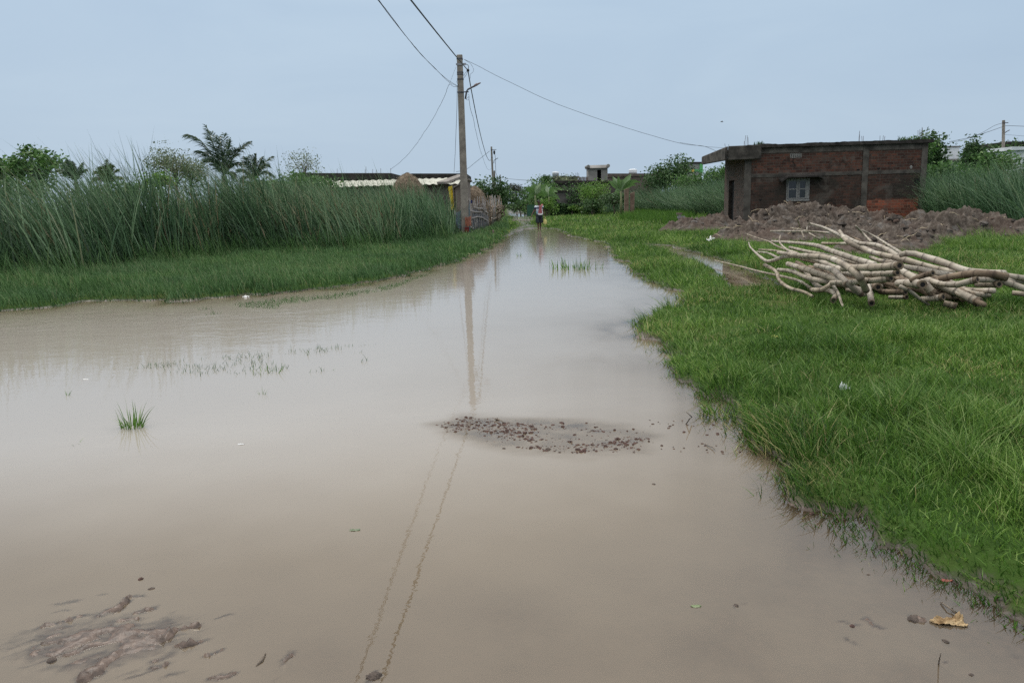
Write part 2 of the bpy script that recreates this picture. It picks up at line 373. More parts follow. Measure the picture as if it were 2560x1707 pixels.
wobj = link('water', np_mesh('water', Vw, remap[Q[fq]], {'depth': depth, 'ripple': np.clip(0.03+0.10*wind+0.05*rp+.30*sm(Vw[:, 1], 7, 11)*sm(-Vw[:, 0], .6, 3.5)*sm(fbm(Vw[:, 0]*.35, Vw[:, 1]*.5, 555, 3), .35, .6), 0, 1)}), wm, None, True); wobj['kind'] = 'structure'

# ------------------------------------------------------------------ grass and reeds
def blades(name, P, h, wd, lean, droop, S, v, mat, kind=None, label=None, cat=None, yaw=None, parent=None, wpow=1.6):
    N = len(P); t = np.linspace(0, 1, S+1)
    yaw = RNG.uniform(0, math.pi, N) if yaw is None else yaw
    cx = P[:, None, :]*np.ones((1, S+1, 1))
    q = (0.45*t+0.55*t*t)[None, :]
    cx[:, :, 0] += lean[:, 0, None]*h[:, None]*q; cx[:, :, 1] += lean[:, 1, None]*h[:, None]*q
    cx[:, :, 2] += h[:, None]*(t[None]-droop[:, None]*t[None]**2.2)
    ww = wd[:, None]*(1.02-t[None]**wpow)*0.5
    sx_ = np.cos(yaw)[:, None]*ww; sy_ = np.sin(yaw)[:, None]*ww
    A = cx.copy(); B = cx.copy(); A[:, :, 0] -= sx_; A[:, :, 1] -= sy_; B[:, :, 0] += sx_; B[:, :, 1] += sy_
    Vv = np.stack([A, B], 2).reshape(-1, 3)
    b = (np.arange(N)*(S+1)*2)[:, None]+(np.arange(S)*2)[None]
    b = b.ravel(); Qq = np.stack([b, b+1, b+3, b+2], 1)
    o = link(name, np_mesh(name, Vv, Qq, {'v': np.repeat(v, (S+1)*2)}), mat, parent)
    return tag(o, label, cat, None, kind)
LAWN = leafmat('lawn_grass', [(0, (.028, .072, .010)), (.4, (.088, .185, .028)), (.72, (.18, .295, .055)), (.93, (.33, .41, .14)), (1, (.38, .31, .14))], (.70, .76, .80), .6, .35)
BANK = leafmat('bank_grass', [(0, (.026, .066, .016)), (.45, (.080, .165, .048)), (.8, (.16, .265, .10)), (1, (.28, .28, .14))], (.75, .8, .9), .5, .3)
REED = leafmat('reed_leaf', [(0, (.023, .052, .022)), (.4, (.078, .142, .066)), (.72, (.155, .238, .126)), (.92, (.26, .34, .20)), (.965, (.19, .155, .085)), (1, (.30, .23, .14))], (.72, .82, .8), .45, .25, .45, .35)

# obstacles where no lawn grows
def lawn_pts(bands, xfun, cond):
    outp = []
    for (y0, y1, dens, wd, h, S) in bands:
        xa, xb = xfun(y1); n = int((xb-xa)*(y1-y0)*dens)
        x = RNG.uniform(xa, xb, n); y = RNG.uniform(y0, y1, n)
        l, r_ = xfun(y0)
        z = Hgt(x, y, False); k = cond(x, y, z)
        outp.append((np.stack([x, y, z], 1)[k], wd, h, S))
    return outp
MOUNDS = []                                  # filled with (x, y, rx, ry) in the next part; grass thins under them
def lawn_ok(x, y, z):
    ins = (x < 0.78*y+1.4) & (x > 0.012*y-1.2)
    e = water_sd(x, y)
    p = np.where(z > 0.006, 1.0, np.where((z > -0.02) & (e < .12), .7, np.where((z > -0.05) & (e < .25), .10, 0.0)))
    p = p*(1-0.9*sm(sd1(PATH, x, y), -.3, .3))
    p = p*(0.55+0.45*sm(fbm(x*.9, y*.9, 91), .3, .55))
    for (mx, my, rx, ry) in MOUNDS:
        p = np.where(((x-mx)/rx)**2+((y-my)/ry)**2 < 0.8, 0, p)
    return ins & (RNG.uniform(0, 1, len(x)) < p)
# ------------------------------------------------------------------ dirt mounds (their footprint keeps the lawn off)
def mound(label, blobs, group, seed, col):
    """blobs: (px, py of the crest, distance, radius)"""
    B = []
    for (px, py, Yb, s) in blobs:
        p = gy(px, py, Yb); g0 = gh(p[0], p[1]); B.append((p[0], p[1], max(p[2]-g0, .12), s)); MOUNDS.append((p[0], p[1], s*1.25, s*1.25))
    x0 = min(b[0]-b[3]*2.3 for b in B); x1 = max(b[0]+b[3]*2.3 for b in B); y0 = min(b[1]-b[3]*2.3 for b in B); y1 = max(b[1]+b[3]*2.3 for b in B)
    nx_, ny_ = int((x1-x0)/.045), int((y1-y0)/.06)
    gx, gy_ = np.meshgrid(np.linspace(x0, x1, nx_), np.linspace(y0, y1, ny_))
    x = gx.ravel(); y = gy_.ravel(); wx = x+.25*(fbm(x*2.2, y*2.2, seed)-.5); wy = y+.25*(fbm(x*2.2, y*2.2, seed+5)-.5)
    hh = np.zeros(len(x))
    for (bx, by, bh, s) in B: hh = hh+(bh*np.exp(-(((wx-bx)/(s*1.25))**2+((wy-by)/(s*1.25))**2)*0.8))**6
    hh = .94*hh**(1/6.0)
    rid = 1-np.abs(2*fbm(x*2.6, y*2.6, seed+11, 4)-1)
    lump = fbm(x*5.5, y*5.5, seed+3, 4)-.5; fine = fbm(x*15, y*15, seed+8, 3)-.5
    amt = sm(hh, .03, .35)
    z = Hgt(x, y, False)-0.10+1.02*hh+amt*(0.36*(rid-.72)+0.36*lump+.17*fine)+0.10*sm(hh, .0, .12)
    idx_ = np.arange(len(x)).reshape(gx.shape)
    Qm = np.stack([idx_[:-1, :-1].ravel(), idx_[:-1, 1:].ravel(), idx_[1:, 1:].ravel(), idx_[1:, :-1].ravel()], 1)
    keep = (hh[Qm] > 0.02).any(1); Qm = Qm[keep]
    us = np.unique(Qm); rm = -np.ones(len(x), int); rm[us] = np.arange(len(us))
    o = link('dirt_mound', np_mesh('dirt_mound', np.stack([x, y, z], 1)[us], rm[Qm], {'v': amt[us]}), col, None, True)
    tag(o, label, 'mound', group)
    return B
mm, nt, out = NT('dug_soil')
n1 = noise(nt, .9, 6); n2 = noise(nt, 6, 7, None, .7); n3 = noise(nt, 2.3, 4)
c = ramp(nt, n2, [(.28, (.022, .0175, .014)), (.48, (.064, .051, .041)), (.70, (.145, .124, .105))])
c = mix(nt, ramp(nt, n1, [(.46, (0, 0, 0)), (.62, (.45, .45, .45))]), c, (.072, .046, .036))
c = mix(nt, ramp(nt, n3, [(.58, (0, 0, 0)), (.68, (.5, .5, .5))]), c, (.135, .130, .122))
bsdf(nt, out, c, .95, n2, .9, .05, .15)
SOIL = mm
MB_ = mound('big heap of lumpy grey-brown dug earth below the barred window of the brick house', [(1835,562,25.5,.42),(1865,548,26.5,.5),(1900,534,27,.5),(1940,512,27,.52),(1980,505,27.2,.5),(2028,503,27.4,.52),(2068,512,27.2,.5),(2105,520,27,.5),(2150,523,27,.55),(2195,530,27,.5),(2232,543,26.5,.42),
    (1880,562,24.8,.55),(1955,545,25.2,.6),(2040,538,25.2,.6),(2130,545,25.2,.6),(2205,560,24.6,.55),(1930,572,23.8,.5),(2010,566,23.9,.55),(2100,568,23.8,.55)], 'heaps of dug earth', 101, SOIL)
mound('small low heap of pale earth in front of the reeds left of the brick house', [(1688,556,33,.42),(1715,547,33.4,.42),(1745,543,33.6,.45),(1775,538,34,.45),(1800,535,34.4,.42),(1730,556,32.4,.5),(1770,553,32.6,.5)], 'heaps of dug earth', 131, SOIL)
mound('dark brown heap of earth and roots at the right edge behind the bamboo', [(2215,560,21,.5),(2250,545,21.5,.5),(2295,532,22,.45),(2345,529,22.5,.45),(2395,525,22.8,.45),(2435,527,22.6,.42),(2475,536,22.4,.4),(2515,545,22.2,.36),(2555,556,22,.32),
    (2170,590,18.6,.5),(2215,575,19.2,.6),(2270,566,20,.55),(2320,560,20.8,.4),(2165,612,17.6,.4),(2215,602,18,.42),(2265,596,18.6,.36)], 'heaps of dug earth', 161, SOIL)
# loose dry stalks on the heaps
def stalks(n):
    mb = MB()
    allm = MOUNDS
    for k in range(n):
        mx, my, r1_, _ = allm[RNG.integers(len(allm))]
        if my > 31: continue
        x = mx+RNG.normal(0, .35); y = my-RNG.uniform(0, .5); 
        dg = bpy.context.evaluated_depsgraph_get()
        hit = SC.ray_cast(dg, Vector((x, y, 6)), Vector((0, 0, -1)))
        z = hit[1].z if hit[0] else gh(x, y)
        L = RNG.uniform(.15, .55); az = RNG.uniform(0, 6.28); el = RNG.uniform(-.1, .7)
        d1 = np.array([math.cos(az)*math.cos(el), math.sin(az)*math.cos(el), math.sin(el)]); p = np.array([x, y, z])
        mb.tube([p, p+d1*L*.5, p+d1*L*.85+np.array([0, 0, -.06]), p+d1*L+np.array([0.03, 0, -.18*RNG.random()])], [.011, .01, .008, .004], 4)
    return mb
def heap_clods(n):
    mb = MB(); rg_ = np.random.default_rng(404); dg = bpy.context.evaluated_depsgraph_get()
    for k in range(n):
        mx, my, r1_, _ = MOUNDS[rg_.integers(len(MOUNDS))]
        x = mx+rg_.normal(0, .45); y = my+rg_.normal(-.15, .45); hit = SC.ray_cast(dg, Vector((x, y, 6)), Vector((0, 0, -1)))
        if not hit[0] or not hit[4] or not hit[4].name.startswith('dirt_mound'): continue
        r_ = min(.025+rg_.exponential(.038), .14); rt_ = rg_.uniform(0, 6.28); c = hit[1]
        rings = [[(c.x+r_*math.sin(t)*math.cos(a_+rt_)*rg_.uniform(.7, 1.35), c.y+r_*.8*math.sin(t)*math.sin(a_+rt_)*rg_.uniform(.7, 1.3), c.z-r_*.12+r_*.65*math.cos(t)*rg_.uniform(.75, 1.2)) for a_ in np.linspace(0, 6.2832, 8)[:-1]] for t in (.25, .85, 1.45, 2.1)]
        mb.loft(rings, True, float(rg_.random()))
    return mb
cm_, nt, out = NT('heap_clod_soil'); at_ = nt.nodes.new('ShaderNodeAttribute'); at_.attribute_name = 'v'; n2 = noise(nt, 9, 5)
c = ramp(nt, at_.outputs['Fac'], [(0, (.024, .020, .017)), (.45, (.060, .050, .043)), (.75, (.115, .102, .092)), (.9, (.085, .052, .038)), (1, (.17, .16, .15))]); c = mix(nt, 1.0, c, ramp(nt, n2, [(.3, (.6, .6, .6)), (.7, (1.25, 1.25, 1.25))]), 'MULTIPLY'); bsdf(nt, out, c, .95, n2, .8, .03, .15)
tag(heap_clods(300).build('loose_clods', cm_, None, False), 'loose clods of earth tumbled over the dug heaps', 'clods', None, 'stuff')
DRY = plain('dry_stalk', (.22, .17, .11), (.45, .38, .27), 8, .9)
tag(stalks(70).build('dry_stalk', DRY), 'pale dry stalks and roots strewn over the heaps of earth', 'stalks', None, 'stuff')

# ------------------------------------------------------------------ lawn on the right
bl = [(1.9,4,5200,.006,.108,3),(4,7,3600,.007,.105,3),(7,12,1900,.009,.105,2),(12,20,800,.012,.12,2),(20,32,300,.020,.13,1),(32,50,120,.034,.14,1),(50,80,36,.06,.17,1)]
PS, HS, WS = [], [], []
grp = {}
for P, wd, h, S in lawn_pts(bl, lambda y: (-0.9, 0.78*y+1.4), lawn_ok): grp.setdefault(S, []).append((P, wd, h))
LP, LH, LW, LS = {}, {}, {}, {}
for S, L in grp.items():
    P = np.concatenate([q[0] for q in L]); wd = np.concatenate([np.full(len(q[0]), q[1]) for q in L]); h = np.concatenate([np.full(len(q[0]), q[2]) for q in L])
    tuft = fbm(P[:, 0]*1.6, P[:, 1]*1.6, 77, 3); tall = sm(fbm(P[:, 0]*.5, P[:, 1]*.5, 79, 3), .5, .7)
    clump = sm(fbm(P[:, 0]*4.2, P[:, 1]*4.2, 87, 2), .42, .68)
    edge = sm(P[:, 2], -.02, .07)
    h = h*(0.42+1.05*tuft)*(0.8+.75*tall)*(0.7+0.3*edge)*(.72+.75*clump)*RNG.uniform(.55, 1.35, len(P))
    az = RNG.uniform(0, 6.28, len(P)); la = np.abs(RNG.normal(.6, .4, len(P)))
    over = sm(-np.abs(water_sd(P[:, 0], P[:, 1])), -.25, 0)
    lean = np.stack([np.cos(az)*la-.12-.35*over, np.sin(az)*la], 1)
    v = np.clip(RNG.normal(.40, .27, len(P))+.75*(fbm(P[:, 0]*.7, P[:, 1]*.7, 83)-.5)+.25*(fbm(P[:, 0]*3.3, P[:, 1]*3.3, 89)-.5)-0.15*(1-edge), 0, 1)
    v = np.where(RNG.random(len(P)) < .012+.14*sm(fbm(P[:, 0]*.8, P[:, 1]*.8, 97, 3), .53, .68), RNG.uniform(.95, 1, len(P)), np.minimum(v, .93))
    P = P.copy(); P[:, 2] -= .01
    blades('lawn_grass', P, h, wd*RNG.uniform(.7, 1.3, len(P)), lean, RNG.uniform(0, .35, len(P)), S, v, LAWN, 'stuff', {3: 'short green lawn grass running down to the near water edge on the right', 2: 'green lawn grass around and before the bamboo heap', 1: 'far green meadow grass between the road and the brick house'}[S], 'grass')
# stray blades standing in the shallow edge water, each drowned tuft bent
def scatter_poly(poly, n):
    P = np.array(poly); a = P.min(0); b = P.max(0); o = []
    while len(o) < n:
        q = RNG.uniform(a, b, (4*n, 2)); k = sd1(poly, q[:, 0], q[:, 1]) > 0; o += list(q[k])
    return np.array(o[:n])

# ------------------------------------------------------------------ grass belt on the left bank
def bank_ok(x, y, z):
    p = np.where(z > .0, 1.0, np.where(z > -.03, .8, np.where(z > -.06, .2, 0.0)))*(1-.8*sm(sd1(PATH, x, y), -.3, .3))
    return (x > -.74*y-1.5) & (x < 0.0) & (RNG.uniform(0, 1, len(x)) < p)
REEDF = [gz(-260, 696, .34)[:2], gz(0, 684, .34)[:2], gz(160, 672, .34)[:2], gz(327, 655, .34)[:2], gz(588, 633, .3)[:2], gz(790, 627, .25)[:2], gz(960, 617, .2)[:2], gz(1090, 603, .2)[:2], gz(1136, 598, .2)[:2]]
def reed_dist(x, y):                          # + behind the reed front
    fx = np.array([p[0] for p in REEDF]); fy = np.array([p[1] for p in REEDF]); return y-np.interp(x, fx, fy)
PB, WB, HB = [], [], []
for (y0, y1, dens, wd, h) in [(9, 14, 1100, .011, .26), (14, 20, 850, .014, .28), (20, 30, 480, .02, .26), (30, 48, 200, .03, .22), (48, 75, 45, .05, .2)]:
    n = int((.74*y1+1.5)*(y1-y0)*dens); x = RNG.uniform(-.74*y1-1.5, 0, n); y = RNG.uniform(y0, y1, n); z = Hgt(x, y, False)
    k = bank_ok(x, y, z) & ((reed_dist(x, y) < 1.0) | (x > -2.0))
    PB.append(np.stack([x, y, z], 1)[k]); WB.append(np.full(k.sum(), wd)); HB.append(np.full(k.sum(), h))
P = np.concatenate(PB); wd = np.concatenate(WB); h = np.concatenate(HB)
tuft = fbm(P[:, 0]*.9, P[:, 1]*.9, 177, 3); edge = sm(P[:, 2], -.03, .10); sh = sm(reed_dist(P[:, 0], P[:, 1]), -5, .2)
h = h*(.45+1.1*tuft)*(.35+.65*edge)*(.85+.45*sh)*RNG.uniform(.6, 1.3, len(P))
az = RNG.uniform(0, 6.28, len(P)); la = np.abs(RNG.normal(.28, .2, len(P)))
v = np.clip(RNG.normal(.46, .27, len(P))+.5*(fbm(P[:, 0]*.6, P[:, 1]*.6, 183)-.5)-.22*(1-edge), 0, .95)
v = np.where(RNG.random(len(P)) < .01, .99, v); P[:, 2] -= .015
blades('bank_grass', P, h, wd*RNG.uniform(.7, 1.3, len(P)), np.stack([np.cos(az)*la-.2, np.sin(az)*la], 1), RNG.uniform(0, .3, len(P)), 2, v, BANK, 'stuff', 'soft green grass belt on the left bank between water and reeds', 'grass')

# ------------------------------------------------------------------ tall reeds
def reeds(P, h0, label, seed, lean0=-.30, S=5, w0=.022, dry=.05):
    n = len(P); cl_ = fbm(P[:, 0]*.55, P[:, 1]*.55, seed, 3); cl2 = fbm(P[:, 0]*1.4, P[:, 1]*1.4, seed+9, 2)
    h = h0*(.60+.70*cl_)*(1-.16*sm(P[:, 0], -8, -2)*(P[:, 0] < 0))*np.where(RNG.random(n) < .05, RNG.uniform(1.05, 1.18, n), RNG.uniform(.45, 1.05, n))
    lx = lean0*(-.15+2.3*cl2)+RNG.normal(0, .20, n); ly = RNG.normal(0, .14, n)-.04
    v = np.clip(RNG.normal(.42, .27, n)+.7*(fbm(P[:, 0]*.8, P[:, 1]*.8, seed+3)-.5), 0, .93)
    dm = sm(fbm(P[:, 0]*.7, P[:, 1]*.7, seed+21), .52, .68)
    v = np.where(RNG.random(n) < dry*(.3+1.6*dm), RNG.uniform(.94, .99, n), v)
    droop = np.where(RNG.random(n) < .42, RNG.uniform(.2, .6, n), RNG.uniform(0, .15, n))
    lx = lx*(1+droop*2.2)-droop*.35
    return blades('reed_bed', P, h, w0*RNG.uniform(.5, 1.7, n), np.stack([lx, ly], 1), droop, S, v, REED, 'stuff', label, 'reeds', RNG.normal(0, .7, n))
n = 30000
fx = np.array([p[0] for p in REEDF]); fy = np.array([p[1] for p in REEDF])
x = RNG.uniform(-17.5, fx[-1]-.15, n); dep = RNG.beta(1.0, 1.7, n)*8.5; y = np.interp(x, fx, fy)+dep+.5*(fbm(x*1.4, x*0, 7)-.5)*2
P = np.stack([x, y, Hgt(x, y, False)-.02], 1)
k = (x > -.8*y-1.5); P = P[k]
P[:, 2] += 0
reeds(P, 2.8, 'tall blue-green reed bed leaning left along the left bank', 301, dry=.09, w0=.030)
# low understorey at the foot of the reeds
n = 9000; x = RNG.uniform(-17, fx[-1]-.1, n); y = np.interp(x, fx, fy)+RNG.uniform(-.5, 1.2, n); P = np.stack([x, y, Hgt(x, y, False)-.02], 1)
blades('reed_shoot', P, RNG.uniform(.4, 1.1, n), RNG.uniform(.012, .026, n), np.stack([RNG.normal(-.2, .25, n), RNG.normal(-.1, .2, n)], 1), RNG.uniform(0, .4, n), 3, np.clip(RNG.normal(.4, .22, n), 0, .97), BANK, 'stuff', 'young shoots and bent blades at the foot of the reeds', 'reeds')
# right hand beds: left of the brick house, behind it, and at the right edge of the view
def bed(poly, n): 
    q = scatter_poly(poly, n); return np.stack([q[:, 0], q[:, 1], Hgt(q[:, 0], q[:, 1], False)-.02], 1)
a = gz(1583, 529, .3); b = gz(1740, 537, .3); c_ = gz(1835, 545, .3)
P = bed([tuple(a[:2]), tuple(b[:2]), (c_[0]+1.5, c_[1]-3.0), (21, 47), (22, 58), (b[0]+4, b[1]+7), (a[0]+.6, a[1]+8)], 26000)
reeds(P, 2.7, 'tall dark reed bed between the meadow and the left side of the brick house', 331, -.22, 4, .036, .03)
P = bed([tuple(gz(2352, 552, .3)[:2]), tuple(gz(2440, 557, .3)[:2]), tuple(gz(2575, 562, .3)[:2]), (34, 38), (27, 45), (20.4, 42), (20.0, 36.5)], 20000)
reeds(P, 2.45, 'tall reed bed right of the brick house at the edge of the view', 361, -.2, 4, .026, .035)
P = bed([tuple(gz(1470, 531, .3)[:2]), tuple(gz(1590, 533, .3)[:2]), tuple(gz(1570, 524, .3)[:2]), tuple(gz(1480, 524, .3)[:2])], 6000)
reeds(P, 1.5, 'lower pale green grass clump left of the ruined gate pillar', 391, -.2, 3, .04, .01)
n = 5000; q = scatter_poly([tuple(gz(1545, 545, .3)[:2]), tuple(gz(1680, 556, .3)[:2]), tuple(gz(1740, 540, .3)[:2]), tuple(gz(1590, 528, .3)[:2])], n)
P = np.stack([q[:, 0], q[:, 1], Hgt(q[:, 0], q[:, 1], False)-.02], 1)
blades('meadow_grass', P, RNG.uniform(.3, .75, n), RNG.uniform(.02, .04, n), np.stack([RNG.normal(-.15, .2, n), RNG.normal(0, .2, n)], 1), RNG.uniform(0, .3, n), 2, np.clip(RNG.normal(.3, .15, n), 0, .9), LAWN, 'stuff', 'rich dark green tall grass at the foot of the right reeds', 'grass')

# ------------------------------------------------------------------ grass standing in the water
def wblades(poly, n, h, wd, name, label, kind='stuff', lean=.35, cat='grass', vmean=.25):
    q = scatter_poly(poly, n); x, y = q[:, 0], q[:, 1]
    if n > 100:
        k = fbm(x*2.3, y*2.3, 401, 3) > .47; x, y = x[k], y[k]
    n = len(x); az = RNG.uniform(0, 6.28, n); la = np.abs(RNG.normal(lean, .25, n))
    P = np.stack([x, y, np.full(n, -.03)], 1)
    return blades(name, P, h*RNG.uniform(.4, 1.25, n), wd*RNG.uniform(.7, 1.3, n), np.stack([np.cos(az)*la, np.sin(az)*la], 1), RNG.uniform(0, .4, n), 3, np.clip(RNG.normal(vmean, .16, n), 0, .9), BANK, kind, label, cat)
wblades(tr([(190,868),(330,838),(480,822),(700,800),(860,790),(940,785),(850,830),(760,852),(620,866),(500,858),(400,874),(250,890),(180,890)]), 1500, .085, .006, 'water_grass', 'thin sprigs of grass in a long streak on the brown water')
wblades(tr([(450,712),(620,690),(800,675),(900,655),(1000,625),(900,665),(760,690),(600,715),(470,725)]), 2600, .10, .008, 'water_grass', 'sparse drowned grass off the left bank')
wblades(tr([(1440,712),(1480,708),(1500,725),(1530,760),(1560,800),(1540,840),(1500,835),(1470,800),(1440,760)]), 240, .085, .006, 'water_grass', 'sprigs of grass standing off the right water edge')
wblades(tr([(1765,1100),(1830,1095),(1900,1180),(2000,1250),(2010,1290),(1940,1210),(1820,1140)]), 260, .075, .0045, 'water_grass', 'drowned grass blades along the near right water edge')
wblades(tr([(2010,1275),(2120,1285),(2240,1345),(2340,1400),(2340,1440),(2240,1400),(2120,1340),(2060,1310)]), 300, .07, .004, 'water_grass', 'bent grass blades in the nearest corner of the water')
def tuft(px, py, n, h, r, label, group=None, wd=.008, lean=.35):
    c = gz(px, py); az = RNG.uniform(0, 6.28, n); rr_ = r*np.sqrt(RNG.random(n))
    la = np.abs(RNG.normal(lean, .2, n)); P = np.stack([c[0]+rr_*np.cos(az), c[1]+rr_*np.sin(az)*.7, np.full(n, -.04)], 1)
    o = blades('grass_tuft', P-c[None], h*RNG.uniform(.4, 1.15, n), wd*RNG.uniform(.7, 1.3, n), np.stack([np.cos(az)*la, np.sin(az)*la], 1), RNG.uniform(0, .4, n), 5, np.clip(RNG.normal(.45, .2, n), 0, .9), LAWN)
    o.location = c; return tag(o, label, 'grass tuft', group)
G = 'grass tufts standing in the pond'
tuft(330, 1068, 60, .25, .075, 'bushy green grass tuft alone in the left foreground water', G, .0085)
tuft(656, 985, 9, .14, .012, 'small thin sprig of grass below the grass streak', G, .006)
tuft(668, 930, 26, .13, .14, 'largest dark clump inside the long grass streak', G, .007)
tuft(185, 1108, 9, .07, .015, 'flat broken sprigs left of the bushy tuft', G, .006, .8)
tuft(168, 988, 4, .1, .006, 'single forked sprig at the left end of the grass streak', G, .006)
tuft(1440, 672, 90, .36, .62, 'loose upright clump of rushes in the far middle of the water', G, .018, .18)
tuft(1298, 640, 14, .2, .06, 'faint few-bladed sprig left of the far rush clump', G, .012, .2)
tuft(2228, 1368, 40, .13, .05, 'small upright clump at the tip of the near lawn', G, .005)
# ------------------------------------------------------------------ trees and shrubs
LEAF_DARK = leafmat('dark_foliage', [(0, (0.023, 0.052, 0.017)), (.5, (0.046, 0.099, 0.032)), (.85, (0.087, 0.160, 0.051)), (1, (0.145, 0.217, 0.087))], None, 1, .25)
LEAF_MID = leafmat('green_foliage', [(0, (0.032, 0.075, 0.020)), (.5, (0.065, 0.145, 0.035)), (.85, (0.116, 0.217, 0.058)), (1, (0.203, 0.290, 0.116))], None, 1, .3)
LEAF_BRIGHT = leafmat('bright_foliage', [(0, (0.058, 0.123, 0.020)), (.5, (0.109, 0.217, 0.038)), (.85, (0.174, 0.290, 0.065)), (1, (0.261, 0.348, 0.116))], None, 1, .3)
LEAF_GREY = leafmat('grey_foliage', [(0, (0.065, 0.090, 0.046)), (.5, (0.123, 0.160, 0.084)), (.85, (0.217, 0.254, 0.138)), (1, (0.348, 0.348, 0.217))], None, 1, .25)
LEAF_RUST = leafmat('rusty_foliage', [(0, (0.026, 0.032, 0.023)), (.5, (0.052, 0.061, 0.041)), (1, (0.102, 0.102, 0.065))], None, 1, .2)
BARK = plain('bark', (.075, .06, .048), (.16, .13, .10), 9, .95, .6)
def tree(px, top, Yd, rx, hz, label, mat=LEAF_MID, n=2600, leaf=.2, group=None, base=None, K=26, sparse=1.0, name='tree', zlow=None, cat='tree', asp=.55, trunk_r=.09):
    """px: image column of the crown, top: image row of its top, Yd distance, rx crown half width m, hz crown half height m"""
    pt = gy(px, top, Yd); x0, y0 = pt[0], pt[1]; g0 = gh(x0, y0); ztop = pt[2]-g0; cz = ztop-hz
    root = thing(name, label, cat, (x0, y0, g0), 0, group)
    C = []
    for k in range(K):
        d = RNG.normal(0, 1, 3); d /= np.linalg.norm(d); d[2] = abs(d[2])*1.0 if RNG.random() < .68 else d[2]
        r_ = .45+.5*RNG.random()
        C.append(np.array([d[0]*rx*r_, d[1]*rx*r_*.85, cz+d[2]*hz*r_]))
    C = np.array(C); C[:, 2] = np.maximum(C[:, 2], .25)
    tb = MB(); tz = max(cz-hz*.75, .25)
    tb.tube([(0, 0, -.15), (.04*rx, 0, tz*.5), (-.03*rx, .02, tz), (0, 0, cz)], [trunk_r*1.25, trunk_r, trunk_r*.85, trunk_r*.5], 7)
    for c in C[::2]:
        st = np.array([0, 0, tz+(cz-tz)*RNG.random()]); md = st*.5+c*.5+np.array([0, 0, .12*hz])
        tb.tube([st, md, c], [trunk_r*.4, trunk_r*.25, trunk_r*.09], 5)
    tb.build('trunk', BARK, root, True)
    ci = RNG.integers(0, K, n); sg = .27*sparse
    csz = RNG.uniform(.6, 1.25, K)[ci][:, None]
    P = C[ci]+np.clip(RNG.normal(0, 1, (n, 3)), -1.5, 1.5)*np.array([rx*sg, rx*sg, hz*sg])*csz
    P[:, 2] = np.maximum(P[:, 2], .06)
    d = RNG.normal(0, 1, (n, 3)); d[:, 2] = d[:, 2]*.6-.25; d /= np.linalg.norm(d, axis=1)[:, None]
    s_ = np.cross(d, RNG.normal(0, 1, (n, 3))); s_ /= np.linalg.norm(s_, axis=1)[:, None]
    l = leaf*RNG.uniform(.55, 1.3, n)[:, None]
    V4 = np.stack([P, P+d*l*.5+s_*l*asp*.5, P+d*l, P+d*l*.5-s_*l*asp*.5], 1).reshape(-1, 3)
    Q4 = np.arange(4*n).reshape(n, 4)
    cv = RNG.normal(0, .12, K)[ci]
    v = np.clip(RNG.normal(.45, .2, n)+cv, 0, 1)
    link('crown', np_mesh('crown', V4, Q4, {'v': np.repeat(v, 4)}), mat, root)
    return root
PALMLEAF = leafmat('palm_leaf', [(0, (.018, .042, .022)), (.5, (.034, .072, .036)), (1, (.085, .125, .062))], None, 1, .25, .4, .4)
PALMYEL = leafmat('yellow_palm_leaf', [(0, (.04, .07, .02)), (.5, (.075, .12, .035)), (1, (.16, .18, .06))], None, 1, .25, .45, .35)
def palm(px, py, Yd, fronds, label, mat=PALMLEAF, tr_r=.13, group=None, sway=-.15, lw=.035, ll=.5):
    """px,py: where the fronds meet; fronds: (end px, end py, sag, depth offset m)"""
    p = gy(px, py, Yd); g0 = gh(p[0], p[1]); root = thing('palm_tree', label, 'palm', (p[0], p[1], g0), 0, group)
    h = p[2]-g0; k_ = 9
    MB().tube([(0.12*(1-t)*math.sin(t*3), 0, -.1+(h+.1)*t) for t in np.linspace(0, 1, k_)], [tr_r*(1.25-.35*t)*(1+.06*(i % 2)) for i, t in enumerate(np.linspace(0, 1, k_))], 9).build('trunk', BARK, root, True)
    for (ex, ey, sag, dy) in fronds:
        e = gy(ex, ey, Yd+dy)-np.array([p[0], p[1], g0]); s = np.array([0, 0, h]); L = np.linalg.norm(e-s)
        n = 34; t = np.linspace(0, 1, n); C = s[None]+(e-s)[None]*t[:, None]; C[:, 2] += sag*L*4*t*(1-t)
        T = np.gradient(C, axis=0); T /= np.linalg.norm(T, axis=1)[:, None]
        mb = MB(); mb.tube(C[::3], [.03*(1-.85*q) for q in t[::3]], 5, True, [.9]*len(C[::3]))
        for i in range(3, n):
            for sd_ in (-1, 1):
                S_ = np.cross(T[i], np.array([0, 0, 1.0])); 
                if np.linalg.norm(S_) < .25: S_ = np.array([0, 1.0, 0])+S_
                S_ /= np.linalg.norm(S_)
                for rep in range(2):
                    lf = ll*(.35+1.0*math.sin(math.pi*min(1, .12+t[i]*.85)))*RNG.uniform(.75, 1.1)
                    dr = T[i]*RNG.uniform(.5, .9)+S_*sd_*RNG.uniform(.5, .9)+np.array([sway, 0, RNG.uniform(-.45, .05)])
                    dr /= np.linalg.norm(dr); a = C[i]+T[i]*RNG.uniform(0, L/n); m_ = a+dr*lf*.55; z_ = a+dr*lf+np.array([sway*.15, 0, -lf*RNG.uniform(.1, .35)])
                    wv = np.cross(dr, RNG.normal(0, 1, 3)); wv /= np.linalg.norm(wv); wv *= lw*.5
                    mb.add([a-wv*.6, a+wv*.6, m_+wv, m_-wv], [(0, 1, 2, 3)], float(RNG.uniform(.1, .8))); mb.add([m_-wv, m_+wv, z_+wv*.1, z_-wv*.1], [(0, 1, 2, 3)], float(RNG.uniform(.1, .8)))
        mb.build('frond', mat, root)
    return root
